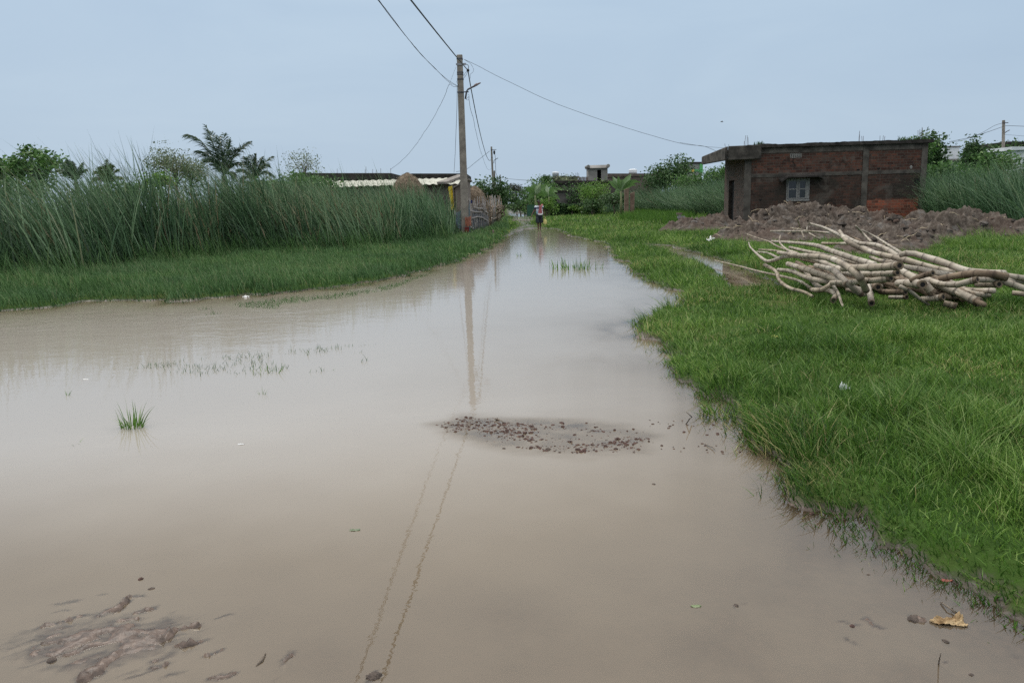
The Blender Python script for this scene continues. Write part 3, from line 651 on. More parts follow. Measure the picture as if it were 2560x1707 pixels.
BAN = leafmat('banana_leaf', [(0, (.045, .10, .024)), (.5, (.085, .165, .045)), (.85, (.14, .23, .09)), (1, (.26, .34, .20))], None, 1, .35, .4, .4)
BANST = plain('banana_stem', (.09, .12, .05), (.17, .17, .09), 6, .7)
def banana(px, base_py, Yd, leaves, label, group=None, stem=1.5):
    p = gy(px, base_py, Yd); g0 = gh(p[0], p[1]); root = thing('banana_plant', label, 'banana plant', (p[0], p[1], g0), 0, group)
    h = p[2]-g0
    MB().tube([(0, 0, -.1), (.03, 0, h*.5), (0, 0, h)], [.13, .11, .06], 8).build('stem', BANST, root, True)
    for (ex, ey, sag, wd_, tone) in leaves:
        e = gy(ex, ey, Yd+RNG.uniform(-.5, .5))-np.array([p[0], p[1], g0]); s = np.array([0, 0, h]); L = np.linalg.norm(e-s)
        t = np.linspace(0, 1, 12); C = s[None]+(e-s)[None]*t[:, None]; C[:, 2] += sag*L*4*t*(1-t)
        T = np.gradient(C, axis=0); T /= np.linalg.norm(T, axis=1)[:, None]
        S_ = np.cross(T, np.array([.25, 1.0, .15])[None]); S_ /= np.linalg.norm(S_, axis=1)[:, None]
        ww = wd_*np.clip(np.sin(math.pi*np.clip((t-.08)/.92, 0, 1)**.8), .06, 1)
        mb = MB(); A = [float(tone)]*24
        mb.strip(C+S_*ww[:, None]*.5+np.array([0, 0, -.05]), C, [tone]*24); mb.strip(C, C-S_*ww[:, None]*.5+np.array([0, .03, -.06]), [min(1, tone+.12)]*24)
        mb.tube(C[::2], [.022*(1-.8*q) for q in t[::2]], 5, True, [min(1, tone+.3)]*6)
        mb.build('leaf', BAN, root)
    return root
GL = 'trees rising behind the left reed bed'
tree(82, 372, 40, 1.35, 1.1, 'round bushy tree with big leaves behind the reeds at the far left', LEAF_MID, 1900, .24, GL, K=30, sparse=.9)
tree(8, 398, 44, 1.2, 1.0, 'partly cut off green tree at the left edge of the picture', LEAF_MID, 1500, .22, GL)
tree(35, 440, 38, 1.6, .9, 'low dark shrub under the round tree at the far left', LEAF_DARK, 1500, .2, GL, name='shrub', cat='shrub')
tree(432, 368, 46, 1.6, 1.35, 'grey-green spreading tree left of the tall palm', LEAF_GREY, 3600, .12, GL, K=34, sparse=1.0)
tree(470, 395, 47, 1.2, 1.1, 'dusty olive shrub at the foot of the tall palm', LEAF_GREY, 2200, .13, GL, name='shrub', cat='shrub')
tree(395, 430, 40, .9, .6, 'small bright green shrub between the left trees and the reeds', LEAF_BRIGHT, 900, .18, GL, name='shrub', cat='shrub')
tree(300, 452, 42, 1.5, .8, 'mid green shrub below the yellowish palm', LEAF_MID, 1500, .18, GL, name='shrub', cat='shrub')
tree(755, 378, 50, 1.35, 1.15, 'thin airy tree with sparse pale leaves above the house roof', LEAF_GREY, 900, .13, GL, K=40, sparse=1.1, asp=.5, trunk_r=.05)
tree(735, 437, 36.8, 1.9, .75, 'spreading green shrub hiding the left end of the house roof', LEAF_MID, 2400, .18, GL, name='shrub', cat='shrub')
tree(655, 447, 36.9, 1.1, .6, 'dark low shrub right of the second palm', LEAF_DARK, 1100, .18, GL, name='shrub', cat='shrub')
palm(560, 440, 38, [(517,318,.02,0),(530,332,.03,.6),(548,345,.02,.4),(467,338,.20,0),(573,352,.05,.3),(590,372,.12,-.3),(622,356,.12,0),(498,378,.16,.5),(520,400,.2,-.5),(600,410,.2,.4),(585,440,.3,0),(560,338,.02,.9)],
     'tallest palm with fronds swept upright above the left reeds', group='palms behind the left reeds', tr_r=.15, ll=.55)
palm(636, 452, 40, [(640,386,.02,0),(615,395,.08,.3),(600,425,.2,0),(655,395,.06,.4),(681,392,.12,0),(668,412,.2,-.3),(607,450,.3,0),(685,440,.3,.3),(628,390,.03,.4)],
     'second smaller palm just right of the tallest one', group='palms behind the left reeds', tr_r=.12, ll=.42)
palm(190, 455, 36, [(160,408,.08,0),(172,402,.03,.2),(178,405,.03,.4),(150,425,.15,0),(205,410,.06,.3),(212,425,.14,0),(185,412,.05,0)], 'short palm with fan-like fronds left of the yellowish palm', group='palms behind the left reeds', tr_r=.1, ll=.34)
palm(268, 460, 37, [(268,402,.01,0),(255,418,.06,.2),(245,430,.14,0),(282,415,.06,0),(295,425,.12,.3),(305,445,.2,0),(240,450,.25,.2),(275,412,.04,.2)], 'yellowish short palm in the gap between the left trees', PALMYEL, .1, 'palms behind the left reeds', ll=.34)
# along the road and round the far compound
GR = 'trees along the far road'
tree(1222, 446, 76, 2.1, 1.7, 'dark leafy tree behind the second utility pole', LEAF_DARK, 2000, .3, GR, K=34, sparse=.85)
tree(1258, 468, 82, 1.4, 1.5, 'small dark tree right of the second pole over the road', LEAF_DARK, 1200, .3, GR, sparse=.85)
tree(1290, 458, 118, 1.55, 1.5, 'rusty dark round-topped tree above the end of the road', LEAF_RUST, 2200, .22, GR, K=22, sparse=.75)
tree(1322, 470, 100, 2.2, 2.0, 'dark green tree right of the end of the road', LEAF_DARK, 2200, .32, GR)
tree(1300, 500, 96, 1.6, .9, 'low dark bush beside the far end of the road', LEAF_DARK, 1000, .3, GR, name='shrub', cat='shrub')
tree(1258, 512, 190, 4.5, 1.6, 'faint far tree closing the left of the road end', LEAF_GREY, 1200, .5, GR)
tree(1276, 516, 230, 5, 1.4, 'faint lowest far tree at the very end of the road', LEAF_GREY, 1000, .55, GR)
tree(1345, 446, 84, 1.9, 2.6, 'tall mid-green tree left of the banana clump', LEAF_MID, 3000, .26, GR, K=36)
tree(1385, 468, 82, 2.0, 1.7, 'full green tree behind the walking person', LEAF_MID, 2800, .26, GR, K=34)
tree(1425, 440, 90, 2.2, 1.5, 'olive tree in front of the far parapet house', LEAF_GREY, 2600, .22, GR)
tree(1365, 440, 92, 1.0, .9, 'small dark tufted tree top left of the far parapet house', LEAF_DARK, 900, .26, GR, sparse=.8)
tree(1440, 462, 80, 1.9, 1.3, 'dark green bush over the outbuilding roof', LEAF_DARK, 2200, .25, GR, name='shrub', cat='shrub')
tree(1366, 500, 74, 1.1, .85, 'bright yellow-green shrub just right of the person', LEAF_BRIGHT, 1300, .2, GR, name='shrub', cat='shrub')
tree(1484, 455, 75, 1.55, 1.5, 'feathery light green tree before the stair tower', LEAF_BRIGHT, 3000, .17, GR, K=34, trunk_r=.06)
tree(1480, 500, 73, 1.1, .7, 'dark shrub at the right end of the hedge', LEAF_DARK, 1000, .2, GR, name='shrub', cat='shrub')
tree(1535, 480, 72, 1.4, .8, 'dark low shrub left of the lone banana plant', LEAF_DARK, 1200, .22, GR, name='shrub', cat='shrub')
tree(1455, 515, 75.5, .8, .4, 'small pale plant on top of the hedge', LEAF_BRIGHT, 400, .2, GR, name='shrub', cat='shrub')
tree(1430, 516, 75.6, .5, .35, 'smaller pale plant left on top of the hedge', LEAF_BRIGHT, 300, .2, GR, name='shrub', cat='shrub')
GM = 'trees behind the right reeds'
tree(1690, 394, 78, 2.1, 2.3, 'pointed dark green tree behind the reeds, left of the green house', LEAF_DARK, 3600, .26, GM, K=36, sparse=.9)
tree(1648, 418, 76, 1.6, 1.5, 'round dark tree left beside the pointed one', LEAF_DARK, 2200, .26, GM)
tree(1770, 425, 72, 1.9, 1.5, 'mid green tree under the green house', LEAF_MID, 2600, .24, GM)
tree(1805, 412, 70, 1.3, 1.5, 'leafy tree right against the brick house canopy', LEAF_MID, 2000, .24, GM)
tree(1715, 440, 73, 1.7, 1.2, 'soft green shrub above the reed tops', LEAF_MID, 1900, .22, GM, name='shrub', cat='shrub')
GE = 'trees right of the brick house'
tree(2333, 344, 50, .95, 2.3, 'tall leafy tree against the right wall of the brick house', LEAF_DARK, 3000, .24, GE, K=36)
tree(2300, 348, 48, 1.2, .7, 'tree tops just showing over the brick house roof', LEAF_MID, 900, .2, GE)
tree(2440, 352, 57, 1.0, 1.8, 'dark tree covering the right of the white tower', LEAF_DARK, 2600, .24, GE)
tree(2475, 378, 56, 1.9, 1.4, 'full bright tree left of the right utility pole', LEAF_MID, 3000, .24, GE, K=34)
tree(2510, 354, 66, 2.2, 1.8, 'dark tree behind the right utility pole', LEAF_DARK, 2800, .26, GE, K=34)
tree(2415, 410, 54, 1.9, 1.0, 'mid green shrub under the white tower', LEAF_MID, 2200, .22, GE, name='shrub', cat='shrub')
tree(2352, 408, 46, 1.3, .8, 'low green shrub behind the right reeds beside the house wall', LEAF_MID, 1500, .2, GE, name='shrub', cat='shrub')
banana(1338, 488, 76, [(1352,456,.02,.62,1.0),(1312,470,.2,.55,.4),(1376,462,.16,.55,.6),(1320,500,.3,.5,.3),(1335,455,.05,.5,.5),(1362,492,.3,.5,.35),(1328,462,.1,.5,.6)], 'banana plant with one pale upright leaf left of the person', 'banana plants')
banana(1372, 492, 74, [(1366,462,.02,.5,1.0),(1394,480,.3,.42,.8),(1400,500,.3,.4,.7),(1352,478,.15,.45,.5),(1385,468,.12,.45,.5),(1388,508,.35,.35,.5)], 'banana plant with drooping leaves before the outbuilding', 'banana plants')
banana(1552, 478, 66, [(1531,440,.05,.55,.85),(1578,434,.05,.6,.8),(1556,446,.02,.5,.4),(1520,452,.12,.5,.6),(1590,462,.2,.45,.5),(1536,482,.25,.4,.7),(1545,438,.03,.4,.5),(1600,455,.22,.4,.4)], 'lone banana plant left of the right reeds', 'banana plants')
# clipped hedge before the compound
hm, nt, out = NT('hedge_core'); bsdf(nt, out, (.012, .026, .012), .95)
a = gy(1372, 520, 76); b = gy(1500, 518, 76)
root = thing('hedge', 'long low dark green hedge along the front of the far compound', 'hedge', (a[0], 76, gh(a[0], 76)))
hl = b[0]-a[0]; n = 5200
hx = RNG.uniform(0, hl, n); hy_ = RNG.uniform(-.35, .35, n); hz_ = RNG.uniform(0, 1.15, n)+.08*np.sin(hx*2)
P = np.stack([hx, hy_, hz_], 1); d = RNG.normal(0, 1, (n, 3)); d /= np.linalg.norm(d, axis=1)[:, None]; s_ = np.cross(d, RNG.normal(0, 1, (n, 3))); s_ /= np.linalg.norm(s_, axis=1)[:, None]
l = RNG.uniform(.12, .28, n)[:, None]
link('foliage', np_mesh('foliage', np.stack([P, P+d*l*.5+s_*l*.3, P+d*l, P+d*l*.5-s_*l*.3], 1).reshape(-1, 3), np.arange(4*n).reshape(n, 4), {'v': np.repeat(np.clip(RNG.normal(.35, .2, n), 0, 1), 4)}), LEAF_DARK, root)
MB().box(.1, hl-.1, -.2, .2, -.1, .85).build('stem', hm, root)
# ------------------------------------------------------------------ the brick house
CONC = plain('weathered_concrete', (.038, .034, .030), (.105, .094, .082), 2.2, .92, .5)
CONCD = plain('blackened_concrete', (.012, .011, .010), (.045, .040, .036), 1.6, .95, .6)
IRON = plain('rusty_iron', (.05, .035, .03), (.12, .08, .06), 20, .8)
DARKIN = plain('dark_interior', (.006, .006, .007), (.014, .013, .013), 3, .9, 0)
WOODG = plain('grey_painted_wood', (.13, .125, .122), (.25, .245, .24), 14, .7, .3)
C0 = gy(1869, 401, 35.4)[:2]; C1 = gy(2310, 361, 35.2)[:2]
HD = (C1-C0)/np.linalg.norm(C1-C0); HL = float(np.linalg.norm(C1-C0)); HB = np.array([-HD[1], HD[0]])
HG = 0.30; HA = math.atan2(HD[1], HD[0])
def huv(px, py, front=True):                 # sight line on the front wall (or on the left wall): (along, z above house ground)
    d = ray(px, py); nrm = HB if front else HD
    t = (nrm@(C0-EYE[:2]))/(nrm@d[:2]); p = EYE+d*t; q = p[:2]-C0
    return float(q@(HD if front else HB)), float(p[2]-HG)
def z5(x, y, front=True): return huv(1640+x/3.2667, 300+y/3.2667, front)
bm_, nt, out = NT('old_brick_wall')
tc = nt.nodes.new('ShaderNodeTexCoord'); sp = nt.nodes.new('ShaderNodeSeparateXYZ'); nt.links.new(tc.outputs['Object'], sp.inputs[0])
cb = nt.nodes.new('ShaderNodeCombineXYZ'); nt.links.new(mth(nt, 'ADD', sp.outputs[0], sp.outputs[1]), cb.inputs[0]); nt.links.new(sp.outputs[2], cb.inputs[1])
bk = nt.nodes.new('ShaderNodeTexBrick'); nt.links.new(cb.outputs[0], bk.inputs['Vector'])
for k_, v_ in (('Scale', 1), ('Brick Width', .30), ('Row Height', .125), ('Mortar Size', .013), ('Mortar Smooth', .3), ('Bias', -.1)): bk.inputs[k_].default_value = v_
bk.inputs['Color1'].default_value = (.042, .018, .014, 1); bk.inputs['Color2'].default_value = (.135, .054, .036, 1); bk.inputs['Mortar'].default_value = (.082, .067, .056, 1)
o_ = tc.outputs['Object']
n1 = noise(nt, .75, 6, o_, .62, .4); n2 = noise(nt, 3.2, 5, o_, .6); n3 = noise(nt, 14, 4, o_)
def band(lo, hi, src):                       # 1 inside lo..hi, soft
    a_ = mth(nt, 'MULTIPLY', mth(nt, 'SUBTRACT', src, lo), 9.0, True); b_ = mth(nt, 'MULTIPLY', mth(nt, 'SUBTRACT', hi, src), 9.0, True)
    return mth(nt, 'MULTIPLY', a_, b_)
zz = mth(nt, 'ADD', sp.outputs[2], mth(nt, 'MULTIPLY', mth(nt, 'SUBTRACT', n2, .5), .25))
ub, zb = z5(2150, 630); ul, _ = z5(1715, 690)
fresh = mth(nt, 'MULTIPLY', band(-1.0, zb, zz), mth(nt, 'MULTIPLY', band(ul-.05, ub+.1, sp.outputs[0]), 1.0))
oldz = band(-.5, z5(900, 445)[1], zz)        # the rendered, blackened lower wall
wk = mth(nt, 'MULTIPLY', oldz, mth(nt, 'SUBTRACT', 1.0, fresh))
lr = mth(nt, 'MULTIPLY', mth(nt, 'SUBTRACT', sp.outputs[0], -0.02), 30, True)
c = mix(nt, mth(nt, 'MULTIPLY', ramp(nt, noise(nt, 5.5, 5, o_, .65), [(.42, (0, 0, 0)), (.62, (1, 1, 1))]), .55), bk.outputs[0], (.060, .050, .043))
c = mix(nt, mth(nt, 'MULTIPLY', fresh, .9), c, mix(nt, 1.0, c, (2.5, 1.75, 1.5), 'MULTIPLY'))
plas = ramp(nt, n3, [(.3, (.020, .017, .0145)), (.7, (.046, .038, .032))])
pm = ramp(nt, n1, [(.40, (1, 1, 1)), (.62, (.25, .25, .25))])
c = mix(nt, mth(nt, 'MULTIPLY', mth(nt, 'MULTIPLY', wk, pm), lr), c, plas)
# side wall: thin grey slurry over the brick
c = mix(nt, mth(nt, 'MULTIPLY', mth(nt, 'SUBTRACT', 1.0, lr), .72), c, (.20, .17, .15))
# plaster patches, mould and lime
c = mix(nt, mth(nt, 'MULTIPLY', ramp(nt, noise(nt, 1.3, 5, o_, .6, .8), [(.54, (0, 0, 0)), (.68, (1, 1, 1))]), .55), c, (.105, .092, .080))
c = mix(nt, mth(nt, 'MULTIPLY', ramp(nt, noise(nt, 2.1, 6, o_, .7, 1.2), [(.54, (0, 0, 0)), (.70, (1, 1, 1))]), mth(nt, 'SUBTRACT', .80, mth(nt, 'MULTIPLY', fresh, .6))), c, (.010, .009, .0085))
mp = nt.nodes.new('ShaderNodeMapping'); mp.inputs['Scale'].default_value = (7, 7, .8); nt.links.new(o_, mp.inputs[0])
c = mix(nt, mth(nt, 'MULTIPLY', wk, ramp(nt, noise(nt, 1, 4, mp.outputs[0], .6), [(.64, (0, 0, 0)), (.72, (.55, .55, .55))])), c, (.14, .13, .12))
bsdf(nt, out, c, .93, bk.outputs[1], .5, -.012, .15)
BRICK = bm_
def grid_wall(u0, u1, z0, z1, holes, th, axis='x', off=0.0, inward=1):
    """one wall sheet with openings cut through; its plane at off along the other axis"""
    us = sorted(set([u0, u1]+[h[0] for h in holes]+[h[1] for h in holes])); zs = sorted(set([z0, z1]+[h[2] for h in holes]+[h[3] for h in holes]))
    mb = MB(); idx = {}
    def vert(u, z, s):
        k = (u, z, s)
        if k not in idx:
            idx[k] = len(mb.v); d = off+(inward*th if s else 0); mb.v.append((u, d, z) if axis == 'x' else (d, u, z)); mb.a.append(0.0)
        return idx[k]
    solid = lambda i, j: 0 <= i < len(us)-1 and 0 <= j < len(zs)-1 and not any(h[0] <= us[i] and us[i+1] <= h[1] and h[2] <= zs[j] and zs[j+1] <= h[3] for h in holes)
    for i in range(len(us)-1):
        for j in range(len(zs)-1):
            if not solid(i, j): continue
            q = [(us[i], zs[j]), (us[i+1], zs[j]), (us[i+1], zs[j+1]), (us[i], zs[j+1])]
            for s in (0, 1): mb.f.append(tuple(vert(*p, s) for p in (q if s == 0 else q[::-1]))); mb.mi.append(0)
            for (di, dj, e) in ((-1, 0, (0, 3)), (1, 0, (1, 2)), (0, -1, (0, 1)), (0, 1, (3, 2))):
                if not solid(i+di, j+dj):
                    a_, b_ = q[e[0]], q[e[1]]; mb.f.append((vert(*a_, 0), vert(*b_, 0), vert(*b_, 1), vert(*a_, 1))); mb.mi.append(0)
    return mb
house = thing('brick_house', 'unfinished single-storey brick house with flat black-stained roof slab and grey barred window', 'house', (C0[0], C0[1], HG), HA)
u_w0, zt = z5(1068, 482); u_w1, zbm = z5(1252, 648)
TOP = 3.42; LEN = z5(2200, 500)[0]
uv0, zv1 = z5(1098, 277); uv1, zv0 = z5(1184, 306)
holes = [(u_w0, u_w1, zbm, zt), (uv0, uv1, zv0, zv1)]
grid_wall(0.0, LEN, -.4, TOP, holes, .25).build('wall', BRICK, house)
DEP = 4.0
d0, dzt = z5(640, 492, False); d1, _ = z5(596, 492, False)
dd = sorted((d0, d1)); dd = [min(max(dd[0], .9), 2.4), min(max(dd[1], 1.9), 3.6)]
grid_wall(.25, DEP, -.4, TOP-.22, [(dd[0], dd[1], -.4, dzt)], .25, 'y', 0.0).build('side_wall', BRICK, house)['label'] = 'left side wall under the canopy, thinly plastered, with a tall doorway'
w3 = MB(); w3.box(.25, LEN, DEP-.25, DEP, -.4, TOP-.01); w3.box(LEN-.25, LEN, .25, DEP-.25, -.4, TOP-.01); w3.build('back_wall', BRICK, house)
print('house', HL, LEN, dd, dzt, zt, zbm, TOP, HA)
dr = MB(); dr.box(.16, .20, dd[0]-.05, dd[1]+.05, -.35, dzt+.05); dr.build('door', DARKIN, house)
df_ = MB(); df_.box(.02, .12, dd[0], dd[0]+.09, -.35, dzt); df_.build('door_frame', WOODG, house)
# roof slab, canopy to the left, deep fascia at the corner
eave = z5(360, 368); 
rng_ = np.random.default_rng(5); rf = MB(); us_r = np.linspace(-.02, LEN+.18, 70)
rf.loft([[(u, -.16+.012*rng_.normal(), TOP+.005*rng_.random()), (u, DEP+.3, TOP), (u, DEP+.3, TOP+.17), (u, -.16+.012*rng_.normal(), TOP+.155+.007*rng_.normal()+.05*(vn(np.array([u*1.3]), np.array([2.]), 9)[0]-.5))] for u in us_r])
roof = rf.build('roof', CONCD, house)
for o in (roof,):
    pass
cn = MB(); cn.hexa([(-.95, -.18, TOP-.22), (-.025, -.18, TOP-.22), (-.025, DEP+.3, TOP-.22), (-1.05, DEP+.3, TOP-.22), (-.95, -.18, TOP-.10), (-.025, -.18, TOP-.10), (-.025, DEP+.3, TOP-.10), (-1.05, DEP+.3, TOP-.10)])
cn.build('canopy', CONCD, house)
uf1, zf0 = z5(852, 322); 
fs = MB(); fs.hexa([(-1.0, -.30, zf0-.02), (uf1-.1, -.30, zf0), (uf1, -.17, zf0), (-.95, -.17, zf0-.02), (-1.0, -.30, TOP+.10), (uf1-.1, -.30, TOP+.12), (uf1, -.17, TOP+.12), (-.95, -.17, TOP+.10)])
fs.hexa([(-1.12, -.30, zf0-.02), (-1.0, -.30, zf0-.02), (-1.0, DEP+.3, zf0+.02), (-1.15, DEP+.3, zf0+.02), (-1.12, -.30, TOP+.06), (-1.0, -.30, TOP+.10), (-1.0, DEP+.3, TOP-.05), (-1.15, DEP+.3, TOP-.10)])
o = fs.build('fascia', plain('mouldy_fascia', (.020, .018, .016), (.085, .076, .066), 2.4, .95, .7), house); o.modifiers.new('b', 'BEVEL').width = .03
# columns, lintel band and top beam, proud of the brick
def colm(x0, x1, label=None):
    a_ = z5(x0, 400)[0]; b_ = z5(x1, 400)[0]; o = MB().box(a_, b_, -.035, -.002, -.35, TOP-.003).build('column', CONC, house)
    return o
colm(722, 778); colm(1684, 1732); colm(2160, 2208)
us_ = [z5(780, 400)[0], z5(1682, 400)[0]]; us2 = [z5(1734, 400)[0], z5(2158, 400)[0]]
zl0, zl1 = z5(1500, 452)[1], z5(1500, 424)[1]
for (a_, b_) in (us_, us2): MB().box(a_, b_, -.022, -.002, zl0, zl1).build('lintel_band', CONC, house)
for (a_, b_) in ((z5(860, 250)[0], us_[1]), us2): MB().box(a_, b_, -.028, -.002, TOP-.26, TOP-.004).build('top_beam', CONC, house)
# window hood, frame, leaves with panes
h0, h1 = z5(1004, 470)[0], z5(1356, 470)[0]; hz0 = z5(1180, 470)[1]
hd = MB(); e_ = .16
prof = [(h0, hz0-.14), (h0+.30, hz0+.05), (h1-.32, hz0+.06), (h1, hz0-.08)]
top_ = [(x, z+.075) for x, z in prof]
for i in range(3):
    (xa, za), (xb, zb_) = prof[i], prof[i+1]; (xc, zc), (xd, zd) = top_[i], top_[i+1]
    hd.hexa([(xa, -.42, za-.06), (xb, -.42, zb_-.06), (xb, -.003, zb_), (xa, -.003, za), (xc, -.42, zc-.06), (xd, -.42, zd-.06), (xd, -.003, zd+.03), (xc, -.003, zc+.03)])
hd.build('window_hood', CONCD, house)
wn = MB(); t_ = .055; y0_, y1_ = .02, .09
wn.box(u_w0, u_w1, y0_-.05, y1_, zbm-.07, zbm+.015); wn.box(u_w0, u_w1, y0_, y1_, zt-t_, zt); wn.box(u_w0, u_w0+t_, y0_, y1_, zbm+.02, zt-t_); wn.box(u_w1-t_, u_w1, y0_, y1_, zbm+.02, zt-t_)
um = (u_w0+u_w1)/2; wn.box(um-.025, um+.025, y0_, y1_, zbm+.02, zt-t_)
win = wn.build('window', WOODG, house)
for (a_, b_) in ((u_w0+t_+.01, um-.03), (um+.03, u_w1-t_-.10)):
    s_ = MB(); zm = (zbm+zt)/2; q = .05
    s_.box(a_, a_+q, 0.0, .04, zbm+.03, zt-t_-.01); s_.box(b_-q, b_, 0.0, .04, zbm+.03, zt-t_-.01)
    for zc in (zbm+.03, zm-.02, zt-t_-.06): s_.box(a_+q, b_-q, 0.002, .038, zc, zc+q)
    s_.build('casement', WOODG, win)
    gl_, nt, out = NT('window_glass'); bsdf(nt, out, (.022, .024, .030), .12, None, spec=.5)
    MB().box(a_+.01, b_-.01, .018, .024, zbm+.04, zt-t_-.02).build('pane', gl_, win)
MB().box(u_w1-t_-.095, u_w1-t_-.005, .01, .05, zbm+.03, zt-t_-.01).build('side_panel', WOODG, win)
MB().box(u_w0-.05, u_w1+.05, .30, .33, zbm-.2, zt+.2).build('dark_room', DARKIN, house)
vg_ = MB(); VW = plain('pale_vent', (.15, .145, .135), (.25, .24, .225), 10, .8)
for i in range(6): xx = uv0+(uv1-uv0)*i/5; vg_.box(xx-.014, xx+.014, -.012, .03, zv0, zv1)
for i in range(4): zz_ = zv0+(zv1-zv0)*i/3; vg_.box(uv0, uv1, -.016, .026, zz_-.012, zz_+.012)
vg_.build('vent_grille', VW, house)
MB().box(uv0-.02, uv1+.02, .10, .12, zv0-.02, zv1+.02).build('vent_backing', DARKIN, house)
for (x0, y0, ww, hh_) in ((2112, 478, 42, 44), (1640, 402, 22, 12), (1806, 392, 22, 14), (845, 648, 16, 14), (2300/1.05, 428, 26, 16), (2020, 286, 10, 8)):
    a_, b_ = z5(x0, y0); c_, d_ = z5(x0+ww, y0+hh_); MB().box(a_, c_, -.006, -.001, d_, b_).build('wall_hole', DARKIN, house)
a_, b_ = z5(2082, 386); MB().loft([[(a_+r_*math.cos(t), -.012, b_+r_*1.3*math.sin(t)) for t in np.linspace(0, 6.1, 7)] for r_ in (.07,)]+[[(a_+.03*math.cos(t), -.02, b_+.04*math.sin(t)) for t in np.linspace(0, 6.1, 7)]]).build('lime_patch', VW, house)
def rods(x5, tops, dep):
    for (x, yt) in tops:
        u, z = z5(x, yt); v = dep; MB().tube([(u, v, TOP+.1), (u+rng_.normal(0, .01), v, (TOP+z)/2), (u+rng_.normal(0, .02), v, z)], .009, 5).build('rebar', IRON, house)
rods(0, [(580, 190), (608, 197)], .3); rods(0, [(731, 172), (742, 124), (757, 124), (765, 140)], .2)
rods(0, [(1433, 178), (1463, 172)], .6); rods(0, [(1700, 82), (1706, 90), (1723, 125), (1733, 124)], .5); rods(0, [(1882, 120), (1904, 118), (1917, 124)], .6); rods(0, [(2168, 80), (2187, 72), (2204, 55), (2208, 60)], .3)
# a little growth on the slab
n = 260; xx = RNG.choice([LEN-.1, LEN-.35, LEN-1.1, .6, LEN-.6], n)+RNG.normal(0, .12, n)
P = np.stack([xx, RNG.uniform(.0, .5, n), np.full(n, TOP+.16)], 1)
blades('roof_weed', P, RNG.uniform(.05, .26, n), RNG.uniform(.02, .045, n), np.stack([RNG.normal(0, .4, n), RNG.normal(0, .3, n)], 1), RNG.uniform(0, .4, n), 2, np.clip(RNG.normal(.3, .2, n), 0, 1), LEAF_DARK, 'stuff', parent=house)

# ------------------------------------------------------------------ low house with corrugated roof on the left
ASB, nt, out = NT('asbestos_sheet')
n1 = noise(nt, 1.4, 5); n2 = noise(nt, 12, 4)
c = ramp(nt, n1, [(.3, (.28, .28, .23)), (.6, (.42, .42, .36))]); c = mix(nt, ramp(nt, n2, [(.6, (0, 0, 0)), (.75, (.5, .5, .5))]), c, (.18, .17, .13)); bsdf(nt, out, c, .9, n2, .3, .02)
MUDW = plain('mud_plaster', (.115, .095, .082), (.19, .16, .14), 2.4, .95, .5)
lx0, lx1 = gy(655, 465, 38)[0], gy(1136, 463, 37)[0]
lh = thing('low_house', 'long low house with cream corrugated roof half hidden behind the left reeds', 'house', (lx0, 37.6, gh(-6, 38)))
L_ = lx1-lx0; g0 = gh(-6, 38); ze = gy(1000, 464.5, 37.6)[2]-g0; zr = gy(1000, 449, 41.2)[2]-g0
mb = MB(); nW = int(L_/.09); V = []
xs_ = np.linspace(0, L_+.15, nW); wv = .028*np.cos(xs_*2*math.pi/.36)
top = [(x, 0-.25, ze+w_+.03*vn(x*.8, 0*x, 5)) for x, w_ in zip(xs_, wv)]; bot = [(x, 3.4, zr+w_) for x, w_ in zip(xs_, wv)]
mb.strip(top, bot); mb.strip([(x, y, z-.015) for x, y, z in bot], [(x, y, z-.015) for x, y, z in top])
mb.build('roof', ASB, lh, False)
MB().strip([(x, 7.0, ze+w_) for x, w_ in zip(xs_, wv)], [(x, 3.45, zr+w_) for x, w_ in zip(xs_, wv)]).build('rear_roof', ASB, lh)
CAP = plain('grey_ridge_cap', (.13, .12, .11), (.22, .20, .18), 4, .9)
xa = gy(1106, 458, 37.5)[0]-lx0; xb = gy(1153, 436, 40.8)[0]-lx0
MB().hexa([(xa-.25, -.3, ze+.02), (xa+.22, -.3, ze+.02), (xb+.25, 3.4, zr+.05), (xb-.2, 3.4, zr+.05), (xa-.25, -.3, ze+.12), (xa+.22, -.3, ze+.12), (xb+.25, 3.4, zr+.17), (xb-.2, 3.4, zr+.17)]).build('verge_cap', CAP, lh)
w_ = MB(); w_.box(.3, L_-.35, .2, .45, -.2, ze+.0); w_.box(L_-.6, L_-.35, .45, 6.4, -.2, ze); w_.box(.3, .55, .45, 6.4, -.2, ze)
w_.add([(L_-.36, .2, ze+.001), (L_-.36, 6.4, ze+.001), (L_-.36, 3.4, zr-.06)], [(0, 1, 2)]); w_.build('wall', MUDW, lh)
MB().tube([(L_-.05, -.1, -.2), (L_-.03, -.1, ze)], .05, 6).build('post', BARK, lh)
# the paler house end that faces the road behind the near pole
p0 = gy(1137, 470, 36.4); p1 = gy(1168, 470, 36.4); g0 = gh(p0[0], 36.4)
rb = thing('mud_shed', 'brown mud-plastered shed end directly behind the near utility pole', 'shed', (p0[0], 36.6, g0))
zt_ = gy(1150, 452, 36.6)[2]-g0; wd_ = p1[0]-p0[0]
MB().hexa([(0, 0, -.2), (wd_, 0, -.2), (wd_, 3, -.2), (0, 3, -.2), (0, 0, zt_-.35), (wd_, 0, zt_), (wd_, 3, zt_), (0, 3, zt_-.35)]).build('wall', MUDW, rb)
MB().hexa([(-.12, -.15, zt_-.36), (wd_+.1, -.15, zt_+.03), (wd_+.1, 3.1, zt_+.03), (-.12, 3.1, zt_-.36), (-.12, -.15, zt_-.30), (wd_+.1, -.15, zt_+.09), (wd_+.1, 3.1, zt_+.09), (-.12, 3.1, zt_-.30)]).build('roof', CAP, rb)
